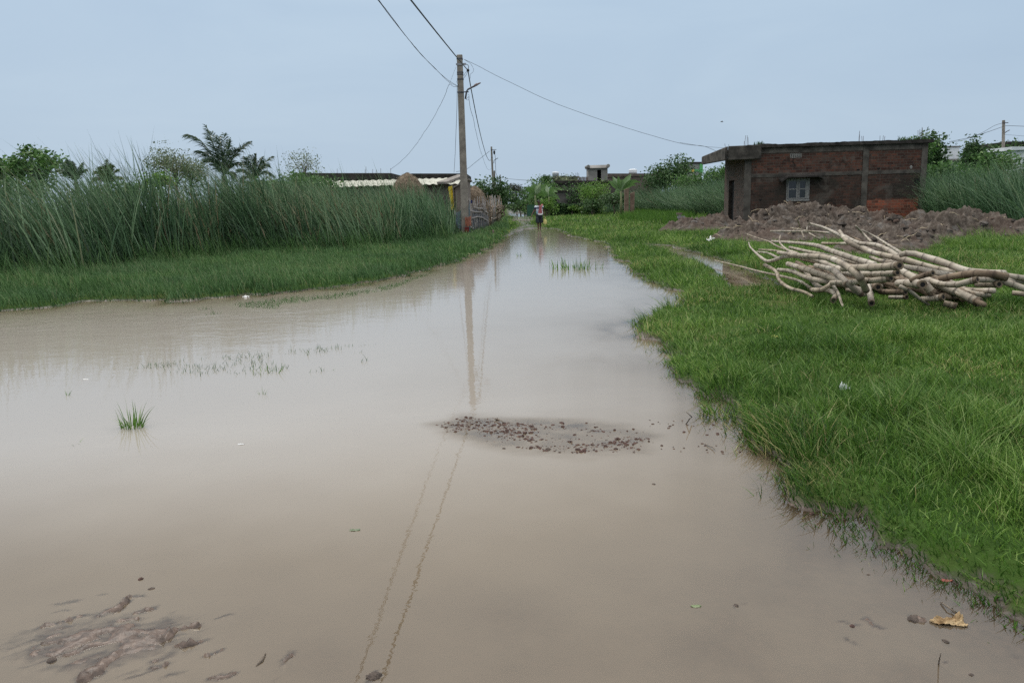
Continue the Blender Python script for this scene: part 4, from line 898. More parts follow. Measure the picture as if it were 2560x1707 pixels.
# flat-roofed concrete buildings behind it
def slabhouse(name, label, x0, x1, ytop, Yd, dep, thick, wallmat, group=None, cat='house', over=.3, roofmat=None, hbot=-.3, rebar=()):
    a_ = gy(x0, ytop, Yd); b_ = gy(x1, ytop, Yd); g_ = gh((a_[0]+b_[0])/2, Yd); o = thing(name, label, cat, (a_[0], Yd, g_), 0, group)
    zt__ = (a_[2]+b_[2])/2-g_; l_ = b_[0]-a_[0]
    MB().box(over, l_-over, over, dep-over, hbot, zt__-thick).build('wall', wallmat, o)
    MB().hexa([(0, 0, zt__-thick+.003), (l_, 0, zt__-thick+.003), (l_, dep, zt__-thick+.003), (0, dep, zt__-thick+.003), (0, 0, a_[2]-g_), (l_, 0, b_[2]-g_), (l_, dep, b_[2]-g_), (0, dep, a_[2]-g_)]).build('roof', roofmat or CONCD, o)
    for (px_, py_) in rebar:
        t_ = gy(px_, py_, Yd+.4); MB().tube([(t_[0]-a_[0], .4, zt__-.05), (t_[0]-a_[0]+.02, .4, t_[2]-g_)], .011, 5).build('rebar', IRON, o)
    return o, l_, zt__
DKWALL = plain('dark_damp_wall', (.045, .040, .036), (.10, .088, .078), 1.2, .95, .5)
slabhouse('concrete_house', 'low concrete house with black flat slab and rebar stubs behind the corrugated roof', 742, 978, 433, 46, 6, .42, DKWALL, rebar=[(842, 422), (914, 417), (931, 423), (940, 424), (951, 421), (976, 421), (912, 424)])
slabhouse('concrete_house', 'dark slab-roofed house behind the right end of the corrugated roof', 1028, 1166, 434, 47, 6, .32, DKWALL)
# ------------------------------------------------------------------ haystacks
HAY = plain('old_hay', (.085, .062, .042), (.20, .155, .11), 7, .95, .9, 6, bdist=.06)
def haystack(px, top, Yd, rx, label, tilt=0.0):
    p = gy(px, top, Yd); g_ = gh(p[0], Yd); h = p[2]-g_; o = thing('haystack', label, 'haystack', (p[0], Yd, g_), 0, 'old haystacks')
    rings = []
    for t in np.linspace(-.05, 1, 18):
        r_ = rx*(1-max(t, 0)**2.6)**.6*(.86+.14*t) if t < 1 else .02
        rings.append([(tilt*t*h+r_*math.cos(a_)*(1+.10*(vn(3*math.cos(a_)+5, 3*t+2*math.sin(a_)+5, 3)-.5)), r_*math.sin(a_), t*h+.07*(vn(4*math.cos(a_)+9, 5*t+4*math.sin(a_)+4, 5)-.5)) for a_ in np.linspace(0, 2*math.pi, 29)[:-1]])
    b_ = MB().loft(rings).build('heap', HAY, o, True)
    n = 1500; t = RNG.uniform(0.1, .99, n); a_ = RNG.uniform(0, 6.28, n); r_ = rx*(1-t**2.6)**.6*(.86+.14*t)
    P = np.stack([tilt*t*h+r_*np.cos(a_), r_*np.sin(a_), t*h], 1); P *= .99
    s_ = blades('straw', P, RNG.uniform(.06, .14, n), np.full(n, .014), np.stack([np.cos(a_)*1.2+RNG.normal(0, .7, n), np.sin(a_)*1.2+RNG.normal(0, .7, n)], 1), RNG.uniform(.5, 1.6, n), 2, RNG.uniform(0, 1, n), HAYS, 'stuff', parent=o)
    return o
HAYS = leafmat('hay_straw', [(0, (.06, .045, .03)), (.5, (.15, .115, .08)), (1, (.26, .21, .15))], None, 1, .1)
haystack(1018, 432, 34.5, 1.12, 'round-topped brown haystack standing before the corrugated roof')
haystack(1185, 465, 43, .95, 'smaller brown haystack behind the stick fence')
# ------------------------------------------------------------------ the far compound
CB = plain('far_brown_wall', (.070, .056, .048), (.135, .11, .095), .9, .95, .3); CG = plain('far_grey_wall', (.15, .145, .135), (.25, .24, .225), .9, .95, .3)
W_ = plain('white_wall', (.52, .55, .58), (.66, .69, .72), 1.2, .85, .1); WT = plain('white_plastic', (.60, .63, .66), (.72, .74, .77), 2, .4, 0)
sh_, l_, zt_ = slabhouse('stair_house', 'far flat-roofed grey house with a rooftop stair tower and terrace', 1384, 1560, 452, 86, 8, .25, DKWALL, over=.25)
a_ = gy(1384, 452, 86); g_ = gh(a_[0]+3, 86)
tx0 = gy(1471, 440, 86.5)[0]-a_[0]; tx1 = gy(1519, 440, 86.5)[0]-a_[0]; tz1 = gy(1495, 421, 86.5)[2]-g_; tz2 = gy(1495, 413, 86.5)[2]-g_
dx0 = gy(1493, 440, 86.5)[0]-a_[0]; dx1 = gy(1503, 440, 86.5)[0]-a_[0]; dz = gy(1498, 425, 86.5)[2]-g_; zt0 = gy(1498, 452, 86)[2]-g_
mb = grid_wall(tx0, tx1, zt0, tz1, [(dx0, dx1, zt0, dz)], .15, 'x', .5); tw_ = mb.build('tower', CG, sh_)
for xq in (tx0, tx1-.15): MB().box(xq, xq+.15, .65, 2.6, zt0, tz1).build('tower_side', CG, sh_)
MB().box(tx0+.1, tx1-.1, 1.2, 1.3, zt0, tz1).build('doorway', DARKIN, sh_)
r_ = MB(); r_.hexa([(tx0-.12, .3, tz1+.003), (tx1+.12, .3, tz1+.003), (tx1+.12, 2.8, tz1+.003), (tx0-.12, 2.8, tz1+.003), (tx0-.05, .8, tz2), (tx1-.15, .8, tz2), (tx1-.15, 2.8, tz2), (tx0-.05, 2.8, tz2)]); r_.tube([(tx1+.05, .2, tz1+.22), (tx1+.05, 2.8, tz1+.22)], .2, 10); r_.tube([(tx0-.02, .2, tz1+.22), (tx0-.02, 2.8, tz1+.22)], .17, 10); r_.build('tower_roof', CG, sh_)
for k in range(7):
    xx = gy(1448+k*3.6, 448, 86)[0]-a_[0]; MB().box(xx-.06, xx+.06, .1, .22, zt0-.01, gy(1455, 443, 86)[2]-g_).build('baluster', CB, sh_)
for (x_, y_) in ((1440, 433), (1447, 434), (1444, 432)): t_ = gy(x_, y_, 88); MB().tube([(t_[0]-a_[0], 2, zt0-.1), (t_[0]-a_[0], 2, t_[2]-g_)], .02, 4).build('rebar', IRON, sh_)
up_, l2, _z = slabhouse('upper_house', 'brown upper storey behind the tree top left of the stair tower', 1384, 1449, 441, 94, 6, .2, CB, over=.2)
pb, l3, zt3 = slabhouse('parapet_house', 'far brown house with long parapet right of the stair tower', 1520, 1650, 434, 92, 8, .35, CB, over=.12, roofmat=CB)
ob, _, _ = slabhouse('outbuilding', 'small dark grey outbuilding with thin black roof above the hedge', 1391, 1474, 476, 79, 4, .14, plain('soot_wall', (.06, .056, .054), (.105, .10, .096), 1.5, .95, .3), cat='shed', over=.12)
def tank(px, py0, py1, Yd, rr_, label):
    p = gy(px, py0, Yd); g_ = gy(px, py1, Yd); h = p[2]-g_[2]; o = thing('water_tank', label, 'water tank', tuple(g_), 0, 'white rooftop water tanks')
    MB().loft([[(q*math.cos(t), q*math.sin(t), z) for t in np.linspace(0, 2*math.pi, 17)[:-1]] for q, z in ((rr_, -.25), (rr_, h*.3), (rr_*1.03, h*.33), (rr_, h*.36), (rr_, h*.62), (rr_*1.03, h*.65), (rr_, h*.68), (rr_, h*.82), (rr_*.5, h*.93))]).build('barrel', WT, o, True)
    MB().loft([[(q*math.cos(t), q*math.sin(t), z) for t in np.linspace(0, 2*math.pi, 13)[:-1]] for q, z in ((rr_*.3, h*.9), (rr_*.3, h))]).build('lid', WT, o)
tank(1582, 422, 434, 93, .5, 'white barrel water tank on the far parapet roof')
tank(1389, 429, 436, 96, .42, 'small white tank on the roof behind the olive tree')
gh_, l4, z4 = slabhouse('green_house', 'grey and green painted house top seen over the reeds beside the brick house', 1713, 1757, 405, 95, 5, .22, plain('grey_paint', (.20, .20, .20), (.27, .27, .265), 1, .9), roofmat=CONCD, over=.1)
GP = plain('green_paint', (.08, .30, .10), (.12, .38, .14), 2, .7); YP = plain('yellow_paint', (.45, .33, .06), (.52, .40, .10), 2, .7)
MB().box(l4-.38, l4+.02, -.03, .09, z4-1.4, z4-.25).build('corner_strip', GP, gh_)
for i, mm_ in enumerate((YP, GP, YP, GP, GP)): MB().loft([[(.28+i*.36+.17*math.cos(t), .08-k*.02, z4-1.05+.18*math.sin(t)) for t in np.linspace(0, 2*math.pi, 11)[:-1]] for k in (0, 1, 2)]).build('painted_disc', mm_, gh_)
wt_, l5, z5_ = slabhouse('white_tower', 'white upper storey showing between trees right of the brick house', 2364, 2402, 365, 70, 4, .12, W_, over=.05, roofmat=CG)
MB().box(-1.0, l5+.3, -.8, .045, z5_-1.35, z5_-1.2).build('ledge', CG, wt_); MB().box(-.9, l5+.2, -.4, .04, z5_-3.6, z5_-1.352).build('lower_wall', W_, wt_)
ho, l6, z6 = slabhouse('white_house', 'white-walled house cut by the right edge of the picture', 2530, 2640, 367, 58, 6, .22, W_, over=.2, roofmat=W_)
sl_, _, _ = slabhouse('slab_house', 'brown slab-roofed house behind the white house at the right edge', 2520, 2640, 354, 66, 6, .3, CB, over=.2)
# ruined gate pillar
p = gy(1574, 527, 64); g_ = gh(p[0], 64); gp = thing('gate_pillar', 'ruined brick gate pillar split by a dark gap before the right reeds', 'pillar', (p[0], 64, g_))
hh = gy(1574, 470, 64)[2]-g_
PIL = plain('pillar_brick', (.10, .066, .05), (.19, .135, .10), 3, .95, .6)
MB().hexa([(-.42, 0, -.2), (-.10, 0, -.2), (-.10, .35, -.2), (-.42, .35, -.2), (-.40, 0, hh*.95), (-.06, 0, hh), (-.06, .35, hh), (-.40, .35, hh*.95)]).build('pier', PIL, gp)
MB().hexa([(.12, .1, -.2), (.40, .1, -.2), (.40, .45, -.2), (.12, .45, -.2), (.10, .1, hh*.8), (.46, .1, hh*.86), (.46, .45, hh*.86), (.10, .45, hh*.8)]).build('pier', PIL, gp)
# green net panel by the road
p = gy(1318, 547, 78); q = gy(1331, 547, 78); g_ = gh(p[0], 78); nf_ = thing('net_panel', 'small green shade-net panel left of the hedge', 'net fence', (p[0], 78, g_))
NETG = plain('green_net', (.03, .085, .055), (.05, .12, .08), 4, .9); l_ = q[0]-p[0]
MB().box(0, l_+.4, .0, .02, -.1, 1.2).build('net', NETG, nf_); 
for x_ in (0, l_+.4): MB().tube([(x_, .05, -.2), (x_, .05, 1.35)], .035, 6).build('post', BARK, nf_)
# ------------------------------------------------------------------ utility poles
POLE = plain('pole_concrete', (.14, .125, .108), (.24, .215, .185), 3.5, .9, .3)
BLK = plain('black_cable', (.010, .010, .012), (.018, .018, .02), 20, .5, 0)
STEEL = plain('dark_steel', (.045, .045, .055), (.10, .10, .115), 14, .5, .2, metal=.3)
GALV = plain('galvanised', (.16, .165, .18), (.24, .245, .26), 14, .5, .2, metal=.3)
PORC = plain('porcelain', (.20, .07, .04), (.3, .1, .06), 9, .25, 0)
LAMPG = plain('lamp_housing', (.11, .085, .09), (.16, .12, .13), 9, .5, 0)
def taper(mb, a, b, w0, w1, d0=None, d1=None):
    d0 = d0 or w0*.75; d1 = d1 or w1*.85; ax, ay, az = a; bx, by, bz = b
    mb.hexa([(ax-w0/2, ay-d0/2, az), (ax+w0/2, ay-d0/2, az), (ax+w0/2, ay+d0/2, az), (ax-w0/2, ay+d0/2, az), (bx-w1/2, by-d1/2, bz), (bx+w1/2, by-d1/2, bz), (bx+w1/2, by+d1/2, bz), (bx-w1/2, by+d1/2, bz)]); return mb
def rel(px, py, Yd, o): p = gy(px, py, Yd); return p-np.array(o)
def street_pole(label, top, base, Yd, w0, w1, lamp=None, arm=None, straps=(), extra=None, group='concrete utility poles'):
    b = gy(base[0], base[1], Yd); b[2] = gh(b[0], Yd); t_ = gy(top[0], top[1], Yd); o = thing('utility_pole', label, 'utility pole', tuple(b), 0, group)
    sh = taper(MB(), (0, 0, -.6), tuple(t_-b), w0, w1).build('shaft', POLE, o); sh.modifiers.new('b', 'BEVEL').width = .012
    c = lambda py: (lambda q: q-b)(gy(base[0]+(top[0]-base[0])*(base[1]-py)/(base[1]-top[1]), py, Yd))
    ww = lambda py: w0+(w1-w0)*(base[1]-py)/(base[1]-top[1])
    for py in straps:
        q = c(py); k = ww(py)/2+.012; kd = k*.86; MB().box(q[0]-k, q[0]+k, -kd, kd, q[2]-.022, q[2]+.022).build('strap', STEEL, o)
    return o, b, c, ww
npole, nb, nc, nw = street_pole('tall near concrete utility pole with curved street-lamp arm', (1149, 138), (1164, 592), 33, .335, .235, straps=(148, 182, 187, 199))
q = nc(163); MB().box(q[0]-.16, q[0]+.26, -.13, -.095, q[2]-.03, q[2]+.05).build('cross_arm', GALV, npole)
hk = MB(); e = rel(1169, 167, 32.85, nb); hk.tube([(q[0]+.26, -.11, q[2]+.01), (e[0]+.02, -.14, e[2]+.06), (e[0]+.05, -.15, e[2]-.02), (e[0]+.0, -.15, e[2]-.12)], .014, 6); hk.build('hook', STEEL, npole)
MB().loft([[(e[0]+.01+r_*math.cos(t), -.15+r_*math.sin(t), e[2]+z_) for t in np.linspace(0, 2*math.pi, 9)[:-1]] for r_, z_ in ((.02, -.22), (.055, -.19), (.06, -.13), (.03, -.09))]).build('cable_clamp', BLK, npole, True)
ab = [rel(*p, 32.85, nb) for p in ((1163.5, 248), (1165, 238), (1166.5, 229), (1170, 224), (1178, 219.5), (1188, 215))]
arm_ = MB().tube(ab, [.036]*6, 8).build('lamp_arm', STEEL, npole, True)
la = rel(1184, 216.8, 32.85, nb); lb = rel(1199, 209, 32.85, nb); dl = (lb-la)/np.linalg.norm(lb-la); nv = np.cross(dl, [0, 1, 0])
MB().loft([[tuple(la+dl*s_+np.array([0, 1, 0])*y_*wq+nv*z_*hq) for y_, z_ in ((-1, -.4), (-1, .5), (0, 1), (1, .5), (1, -.4))] for s_, wq, hq in ((0, .05, .03), (.05, .07, .06), (.16, .085, .075), (.20, .075, .05), (.32, .06, .03), (.34, .03, .02))]).build('lamp_head', LAMPG, arm_)
q = nc(232); k = nw(232)/2+.014; MB().box(q[0]-k-.02, q[0]+k+.20, -.125, -.105, q[2]-.02, q[2]+.025).build('arm_bracket', STEEL, npole)
def wig(pts, amp, n, seed):
    P = np.array(pts, float); t = np.linspace(0, len(P)-1, n); i = np.minimum(t.astype(int), len(P)-2); f = (t-i)[:, None]
    Pm = np.vstack([2*P[0]-P[1], P, 2*P[-1]-P[-2]]); a_, b_, c_, d_ = Pm[i], Pm[i+1], Pm[i+2], Pm[i+3]
    C = .5*((2*b_)+(-a_+c_)*f+(2*a_-5*b_+4*c_-d_)*f**2+(-a_+3*b_-3*c_+d_)*f**3)
    rg_ = np.random.default_rng(seed); C += np.cumsum(rg_.normal(0, amp, (n, 3)), 0)*np.sin(np.linspace(0, math.pi, n))[:, None]*.5+rg_.normal(0, amp*.6, (n, 3))*np.sin(np.linspace(0, math.pi, n))[:, None]
    return C
cr = MB()
for pts, sd_ in (([(1168,178),(1163,184),(1160,191)], 1), ([(1169,180),(1165,190),(1159,197)], 2), ([(1144,200),(1142,206),(1145,212),(1146,218)], 3)):
    cr.tube(wig([rel(*p, 32.86, nb) for p in pts], .006, 10, sd_), .007, 4)
cr.build('loose_lead', BLK, npole)
ld = MB().tube(wig([rel(*p, 32.86, nb) for p in ((1170,236),(1173,240),(1168,246),(1166,250),(1172,250),(1173,242))], .004, 16, 9), .006, 4).build('lamp_lead', BLK, npole)
p2, b2, c2, w2 = street_pole('second utility pole farther down the road with a thin lamp arm', (1228.5, 367), (1236, 532), 87, .26, .19, straps=(375, 394))
q = c2(375); MB().box(q[0]-.1, q[0]+.55, -.14, -.11, q[2]-.03, q[2]+.03).build('cross_arm', STEEL, p2)
MB().tube([rel(*p, 86.8, b2) for p in ((1234.5,409),(1235,402),(1238,399),(1245,395.5))], .04, 6).build('lamp_arm', STEEL, p2)
i_ = rel(1235.5, 381, 86.8, b2); MB().loft([[(i_[0]+r_*math.cos(t), i_[1]+r_*math.sin(t), i_[2]+z_) for t in np.linspace(0, 6.283, 8)[:-1]] for r_, z_ in ((.05, -.25), (.12, -.1), (.12, .1), (.06, .2))]).build('insulator', BLK, p2)
u0 = rel(1238, 532, 87.3, b2); u1 = rel(1234.5, 427, 87.3, b2); taper(MB(), (u0[0]+.05, .26, -.4), (u1[0]+.06, .26, u1[2]), .2, .18).build('stay_post', POLE, p2)
p3, b3, c3, w3_ = street_pole('third utility pole, the farthest and smallest down the road', (1250.3, 437), (1252, 526), 172, .3, .24)
p4, b4, c4, w4 = street_pole('utility pole standing in the trees at the right edge', (2509, 301), (2511.5, 470), 62, .235, .175, straps=(308,))
q = c4(308); MB().box(q[0]-.1, q[0]+.3, -.13, -.1, q[2]-.03, q[2]+.03).build('cross_arm', STEEL, p4)
MB().tube([rel(*p, 61.8, b4) for p in ((2513,332),(2517,329),(2524,325.5))], .035, 6).build('lamp_arm', STEEL, p4)
# ------------------------------------------------------------------ overhead wires (each span a thing)
def wire(label, pts, r_, amp=0.0, n=40, seed=1, group='overhead wires', name='cable', mat=None):
    o = MB().tube(wig(pts, amp, n, seed), r_, 5).build(name, mat or BLK, None, True); return tag(o, label, 'cable', group)
K = gy(1169.5, 176, 32.85)
cz = lambda y: 4.35+.075*y+.0003*y*y
sl_ = .018
wire('thick black supply cable running overhead from the near pole toward the viewer', [(K[0]+sl_*(y-K[1]), y, (cz(y) if y > 3 else cz(3)+.006*(y-3)**2)+(K[2]-cz(K[1]))*y/K[1]) for y in (-16, -10, -4, 2, 8, 14, 20, 26, 30)]+[tuple(K)], .019, 0, 90)
K2 = gy(1146, 217, 32.9); tz = lambda y: 5.25+.0027*(y-12)**2
for j, (lab, off, sd_) in enumerate((('upper strand of the thin wire pair left of the thick cable', .0, 4), ('lower twisted strand of the thin wire pair left of the thick cable', -.05, 8))):
    pts = []
    for y in (-14, -8, -2, 4, 8, 12, 16, 20, 24, 28, 31): pts.append((K2[0]+sl_*(y-K2[1])+.022*math.sin(y*1.5+j*2.6), y, tz(y)+(K2[2]-tz(K2[1]))+off*.5*(1+math.sin(y*.9+j*1.5))))
    wire(lab, pts+[tuple(K2)], .0065, .0025, 120, sd_)
def pw(label, spec, r_, amp=0, n=40, seed=1): return wire(label, [gy(*s_) for s_ in spec], r_, amp, n, seed)
pw('thin wire from the near pole sweeping right to the brick house roof', [(1160,149,32.9),(1190,163,33),(1260,199,33.2),(1400,263,33.8),(1560,318,34.6),(1700,358,35.5),(1760,366,36)]+[(1800,383,37)], .0075, .004, 60, 3)
pw('faint branch wire reaching the roof rods of the brick house', [(1700,357,35.5),(1760,366,35.6),(1826,371,35.8)], .006, .003, 20, 5)
pw('thin wire from the near pole sloping down left to the concrete house roof', [(1146,217,32.9),(1134,217,33),(1122,214,33.1),(1105,256,34.5),(1075,308,38),(1040,362,42),(1005,402,45),(976,424,46.2)], .008, .012, 60, 6)
pw('hair-thin wire from the cross arm to the left wire bend', [(1140,168,32.9),(1122,214,33.1)], .004, 0, 10, 7)
pw('straight stay wire hanging just left of the near pole', [(1143,215,32.9),(1142,280,33.5),(1138,380,36),(1135,432,40)], .009, .003, 30, 8)
pw('black cable dropping from the near pole to the second pole', [(1170,178,32.85),(1180,235,36),(1195,310,45),(1207,360,58),(1217,392,70),(1224,402,80),(1228,398,86.8)], .022, 0, 50, 9)
pw('thin wavy wire dropping from the lamp arm to the second pole', [(1172,245,32.9),(1176,270,34),(1183,295,37),(1193,340,45),(1205,385,60),(1215,415,72),(1222,424,80),(1228,422,86.8)], .009, .012, 60, 10)
pw('loose curl of wire beside the near pole top', [(1160,149,32.9),(1176,160,32.8),(1184,172,32.8),(1183,180,32.8),(1176,187,32.8),(1176,197,32.8)], .006, .004, 26, 11)
pw('faint wire from the second pole down left behind the near pole', [(1224,378,87),(1190,405,88),(1165,424,89),(1140,430,90)], .02, 0, 14, 12)
pw('faint wire from the second pole down to the left trees', [(1228,438,87),(1205,462,84)], .018, 0, 8, 13)
pw('wire from the third pole to the far compound roof', [(1251,443,172),(1270,447,150),(1300,450,120),(1340,452,100)], .03, 0, 12, 14)
pw('thin lead hanging along the second pole', [(1237,381,86.7),(1238.5,400,86.7),(1239,430,86.7),(1242,440,86.7),(1240,447,86.7)], .022, .02, 24, 15)
pw('upper wire from the right pole sloping left to the trees', [(2507,308,62),(2485,315,62),(2455,332,64),(2410,350,68),(2372,357,70)], .014, .004, 24, 16)
pw('lower wire from the right pole sloping left to the white tower', [(2507,317,62),(2470,330,63),(2420,345,66),(2372,355,70)], .017, 0, 20, 17)
pw('wire from the right pole running off the right edge', [(2512,315,62),(2530,315,62),(2600,318,62)], .016, 0, 10, 18)
pw('faint lower wire from the right pole toward the right roof', [(2512,337,62),(2540,339,63),(2590,343,65)], .010, 0, 10, 19)

# ------------------------------------------------------------------ stick fence, nets, cloth
STICK = plain('weathered_stick', (.125, .115, .11), (.28, .265, .255), 12, .9, .5); STICKB = plain('brown_stick', (.12, .09, .065), (.25, .20, .15), 12, .9, .5)
def stick(px0, py0, px1, py1, Yd, r_, origin, mat, parent, name='picket', bend=.03):
    a_ = gy(px0, py0, Yd)-origin; b_ = gy(px1, py1, Yd)-origin; rg_ = np.random.default_rng(int(px0*31+py1))
    m1 = a_*.66+b_*.34+rg_.normal(0, bend, 3); m2 = a_*.33+b_*.67+rg_.normal(0, bend, 3)
    return MB().tube([a_, m1, m2, b_], [r_, r_*.95, r_*.85, r_*.6], 6).build(name, mat, parent, True)
def z4(x, y): return 1120+x/7.843, 420+y/7.843
fo = gy(1165, 590, 33.4); fo[2] = gh(fo[0], 33.4)
fence = thing('stick_fence', 'grey stick fence with net panel round the foot of the near pole', 'fence', tuple(fo))
fo = np.array(fo)
def fz(x0, y0, x1, y1, Yd, r_, name='picket', mat=STICK, bend=.03): a_ = z4(x0, y0); b_ = z4(x1, y1); return stick(a_[0], a_[1], b_[0], b_[1], Yd, r_, fo, mat, fence, name, bend)
yd = lambda x: 33.2+max(0, x-420)/400*8.5
for (xb, yb, xt, yt) in [(150,1180,125,830),(320,1270,285,915),(255,1340,262,715),(410,1330,410,590),(425,1290,432,600),(500,1250,440,780),(520,1230,500,640),(580,1210,525,590),(620,1220,560,640),(565,1290,545,700),(610,1270,590,640),(640,1260,615,565),(660,1250,650,690),(685,1270,668,560),(705,1270,690,555),(725,1260,705,680),(745,1230,735,650),(765,1170,745,790),(790,1160,770,880),(690,1200,720,600),(535,1220,470,800),(600,1200,575,560),(480,1220,455,700),(185,1190,160,880)]:
    fz(xb, yb+6, xt, yt, yd(xb)+RNG.uniform(-.1, .1), .032 if xb > 300 else .04)
for pts, Yq in (([(515,775),(580,795),(670,798),(720,850),(785,890)], .15), ([(475,990),(570,960),(660,975),(710,1005),(760,1030)], .15), ([(440,850),(540,865),(660,870)], .15), ([(150,1075),(200,1115),(280,1138),(390,1150),(500,1180)], -.12), ([(430,1285),(520,1245),(640,1195)], -.1), ([(700,1180),(830,1178)], .1)):
    P = [gy(*z4(*p), yd(p[0])-Yq)-fo for p in pts]; MB().tube(P, [.038]*len(P), 6).build('rail', STICK, fence, True)
def netmat(name, c1, c2, holes):
    mt, nt, out = NT(name); n_ = noise(nt, 5, 4); c = ramp(nt, n_, [(.35, c1), (.65, c2)])
    d_ = nt.nodes.new('ShaderNodeBsdfDiffuse'); nt.links.new(c, d_.inputs[0]); t_ = nt.nodes.new('ShaderNodeBsdfTransparent')
    mx = nt.nodes.new('ShaderNodeMixShader'); mx.inputs[0].default_value = holes; nt.links.new(t_.outputs[0], mx.inputs[1]); nt.links.new(d_.outputs[0], mx.inputs[2]); nt.links.new(mx.outputs[0], out.inputs[0]); return mt
BLUEN = netmat('blue_net', (.060, .105, .130), (.12, .19, .22), .62)
def drape(top, bot, Yf, rows=8, cols=16, depth=.05, seed=3):
    V = []; 
    for j in range(rows+1):
        for i in range(cols+1):
            u = i/cols; f = u*(len(top)-1); k = min(int(f), len(top)-2); f -= k
            a_ = np.array(top[k])*(1-f)+np.array(top[k+1])*f; b_ = np.array(bot[k])*(1-f)+np.array(bot[k+1])*f; p = a_*(1-j/rows)+b_*j/rows
            q = gy(*z4(*p), Yf(p[0])); q[1] += depth*(fbm(np.array([u*6+seed]), np.array([j*.3]), seed)[0]-.5)*2; V.append(q)
    mb = MB(); mb.add(V, [(j*(cols+1)+i, j*(cols+1)+i+1, (j+1)*(cols+1)+i+1, (j+1)*(cols+1)+i) for j in range(rows) for i in range(cols)], [float(x) for x in RNG.uniform(0, 1, len(V))]); return mb
def place_thing(mb, name, mat, label, cat, group=None, origin=None):
    c = np.mean(np.array(mb.v), 0); c[2] = min(v[2] for v in mb.v); mb.v = [tuple(np.array(v)-c) for v in mb.v]
    o = mb.build(name, mat, None, True); o.location = c; return tag(o, label, cat, group)
mb = drape([(135,870),(200,860),(270,820),(400,785),(430,600)], [(150,1080),(200,1180),(280,1220),(400,1300),(440,1280)], lambda x: 33.0)
mb.v = [tuple(np.array(v)-fo) for v in mb.v]; mb.build('net', BLUEN, fence, True)
mb = drape([(480,800),(600,830),(720,900),(800,950)], [(490,1200),(600,1240),(720,1230),(800,1150)], lambda x: yd(x)+.12); mb.v = [tuple(np.array(v)-fo) for v in mb.v]; mb.build('net', netmat('thin_blue_net', (.08, .11, .15), (.14, .18, .23), .38), fence, True)
place_thing(drape([(330,960),(380,970),(455,940)], [(340,1140),(390,1150),(455,1130)], lambda x: 32.8, 6, 10, .04, 5), 'orange_cloth', netmat('orange_netting', (.22, .075, .05), (.33, .13, .085), .8), 'faded orange cloth bag hung on the net at the near pole', 'cloth')
place_thing(drape([(325,1160),(370,1165),(415,1160)], [(325,1260),(370,1265),(410,1262)], lambda x: 32.75, 5, 8, .03, 8), 'red_cloth', plain('dark_red_cloth', (.09, .010, .012), (.15, .02, .018), 9, .9), 'dark red cloth hung below the orange bag', 'cloth')
place_thing(drape([(560,640),(585,650),(605,645)], [(575,690),(588,690),(600,690)], lambda x: 38.3, 4, 6, .03, 8), 'red_rag', plain('red_rag', (.22, .015, .02), (.30, .03, .03), 9, .9), 'small red rag on the pickets right of the near pole', 'cloth')
place_thing(drape([(440,640),(465,625),(480,640)], [(445,690),(465,700),(478,690)], lambda x: 34.6, 4, 6, .03, 8), 'blue_rag', plain('navy_rag', (.015, .02, .07), (.03, .04, .11), 9, .9), 'small navy rag on the pickets beside the near pole', 'cloth')
mb = drape([(0,380),(35,365),(65,360),(85,350)], [(60,790),(80,830),(100,845),(125,840)], lambda x: 35.6, 12, 14, .16, 12)
place_thing(mb, 'yellow_tarp', plain('yellow_tarp', (.48, .37, .025), (.70, .56, .06), 4, .55, .3), 'bright yellow tarpaulin hanging from the eave left of the near pole', 'tarpaulin')
# brush fence further up the road
go = gy(1232, 560, 46); go[2] = gh(go[0], 46); go = np.array(go)
bf = thing('brush_fence', 'rough brown brush fence continuing up the road past the stick fence', 'fence', tuple(go))
for k in range(58):
    u = k/57; px = 1222+26*u+RNG.normal(0, .9); Yd = 43+u*13; gb = gy(px, 520, Yd); zb = gh(gb[0], Yd); hpx = RNG.uniform(1.1, 2.0)
    a_ = np.array([gb[0], Yd, zb-.1])-go; b_ = np.array([gb[0]+RNG.normal(0, .12), Yd+RNG.normal(0, .1), zb+hpx])-go
    MB().tube([a_, (a_+b_)/2+RNG.normal(0, .04, 3), b_], [.035, .03, .018], 5).build('picket', STICKB if RNG.random() < .7 else STICK, bf, True)
for zq in (.45, .85, 1.2):
    P = []
    for u in np.linspace(0, 1, 6): g_ = gy(1222+26*u, 520, 43+u*13); P.append(np.array([g_[0]+.08, g_[1]-.1, gh(g_[0], g_[1])+zq+RNG.normal(0, .06)])-go)
    MB().tube(P, .035, 5).build('rail', STICKB, bf, True)
for (x0, y0, x1, y1) in ((935,760,1090,748),(900,850,1085,770),(960,905,1088,865),(1040,905,1090,880),(1050,965,1092,925),(1030,850,1090,800),(960,820,1040,830)):
    a_ = gy(*z4(x0, y0), 52)-go; b_ = gy(*z4(x1, y1), 50.5)-go; MB().tube([a_, (a_+b_)/2+np.array([0, 0, .04]), b_], [.05, .045, .03], 6).build('loose_branch', STICKB, bf, True)
st1 = MB()
for (x0, y0, x1, y1, lab) in ((888,1330,885,1215,'dark short stake at the left water edge by the fence'), (845,1340,825,1265,'thin brown stake left beside the dark one')):
    b_ = at(*z4(x0, y0)); t_ = gy(*z4(x1, y1), b_[1]); o = MB().tube([(0, 0, -.15), tuple((t_-b_)*.5), tuple(t_-b_)], [.05, .048, .04], 7).build('stake', BARK, None, True); o.location = b_; tag(o, lab, 'stake', 'stakes at the water edge')
b_ = at(1699, 573); t_ = gy(1697, 537, b_[1])
wp = thing('wooden_post', 'short wooden post with a small cross board before the pale earth heap', 'post', tuple(b_)); hgt = t_[2]-b_[2]
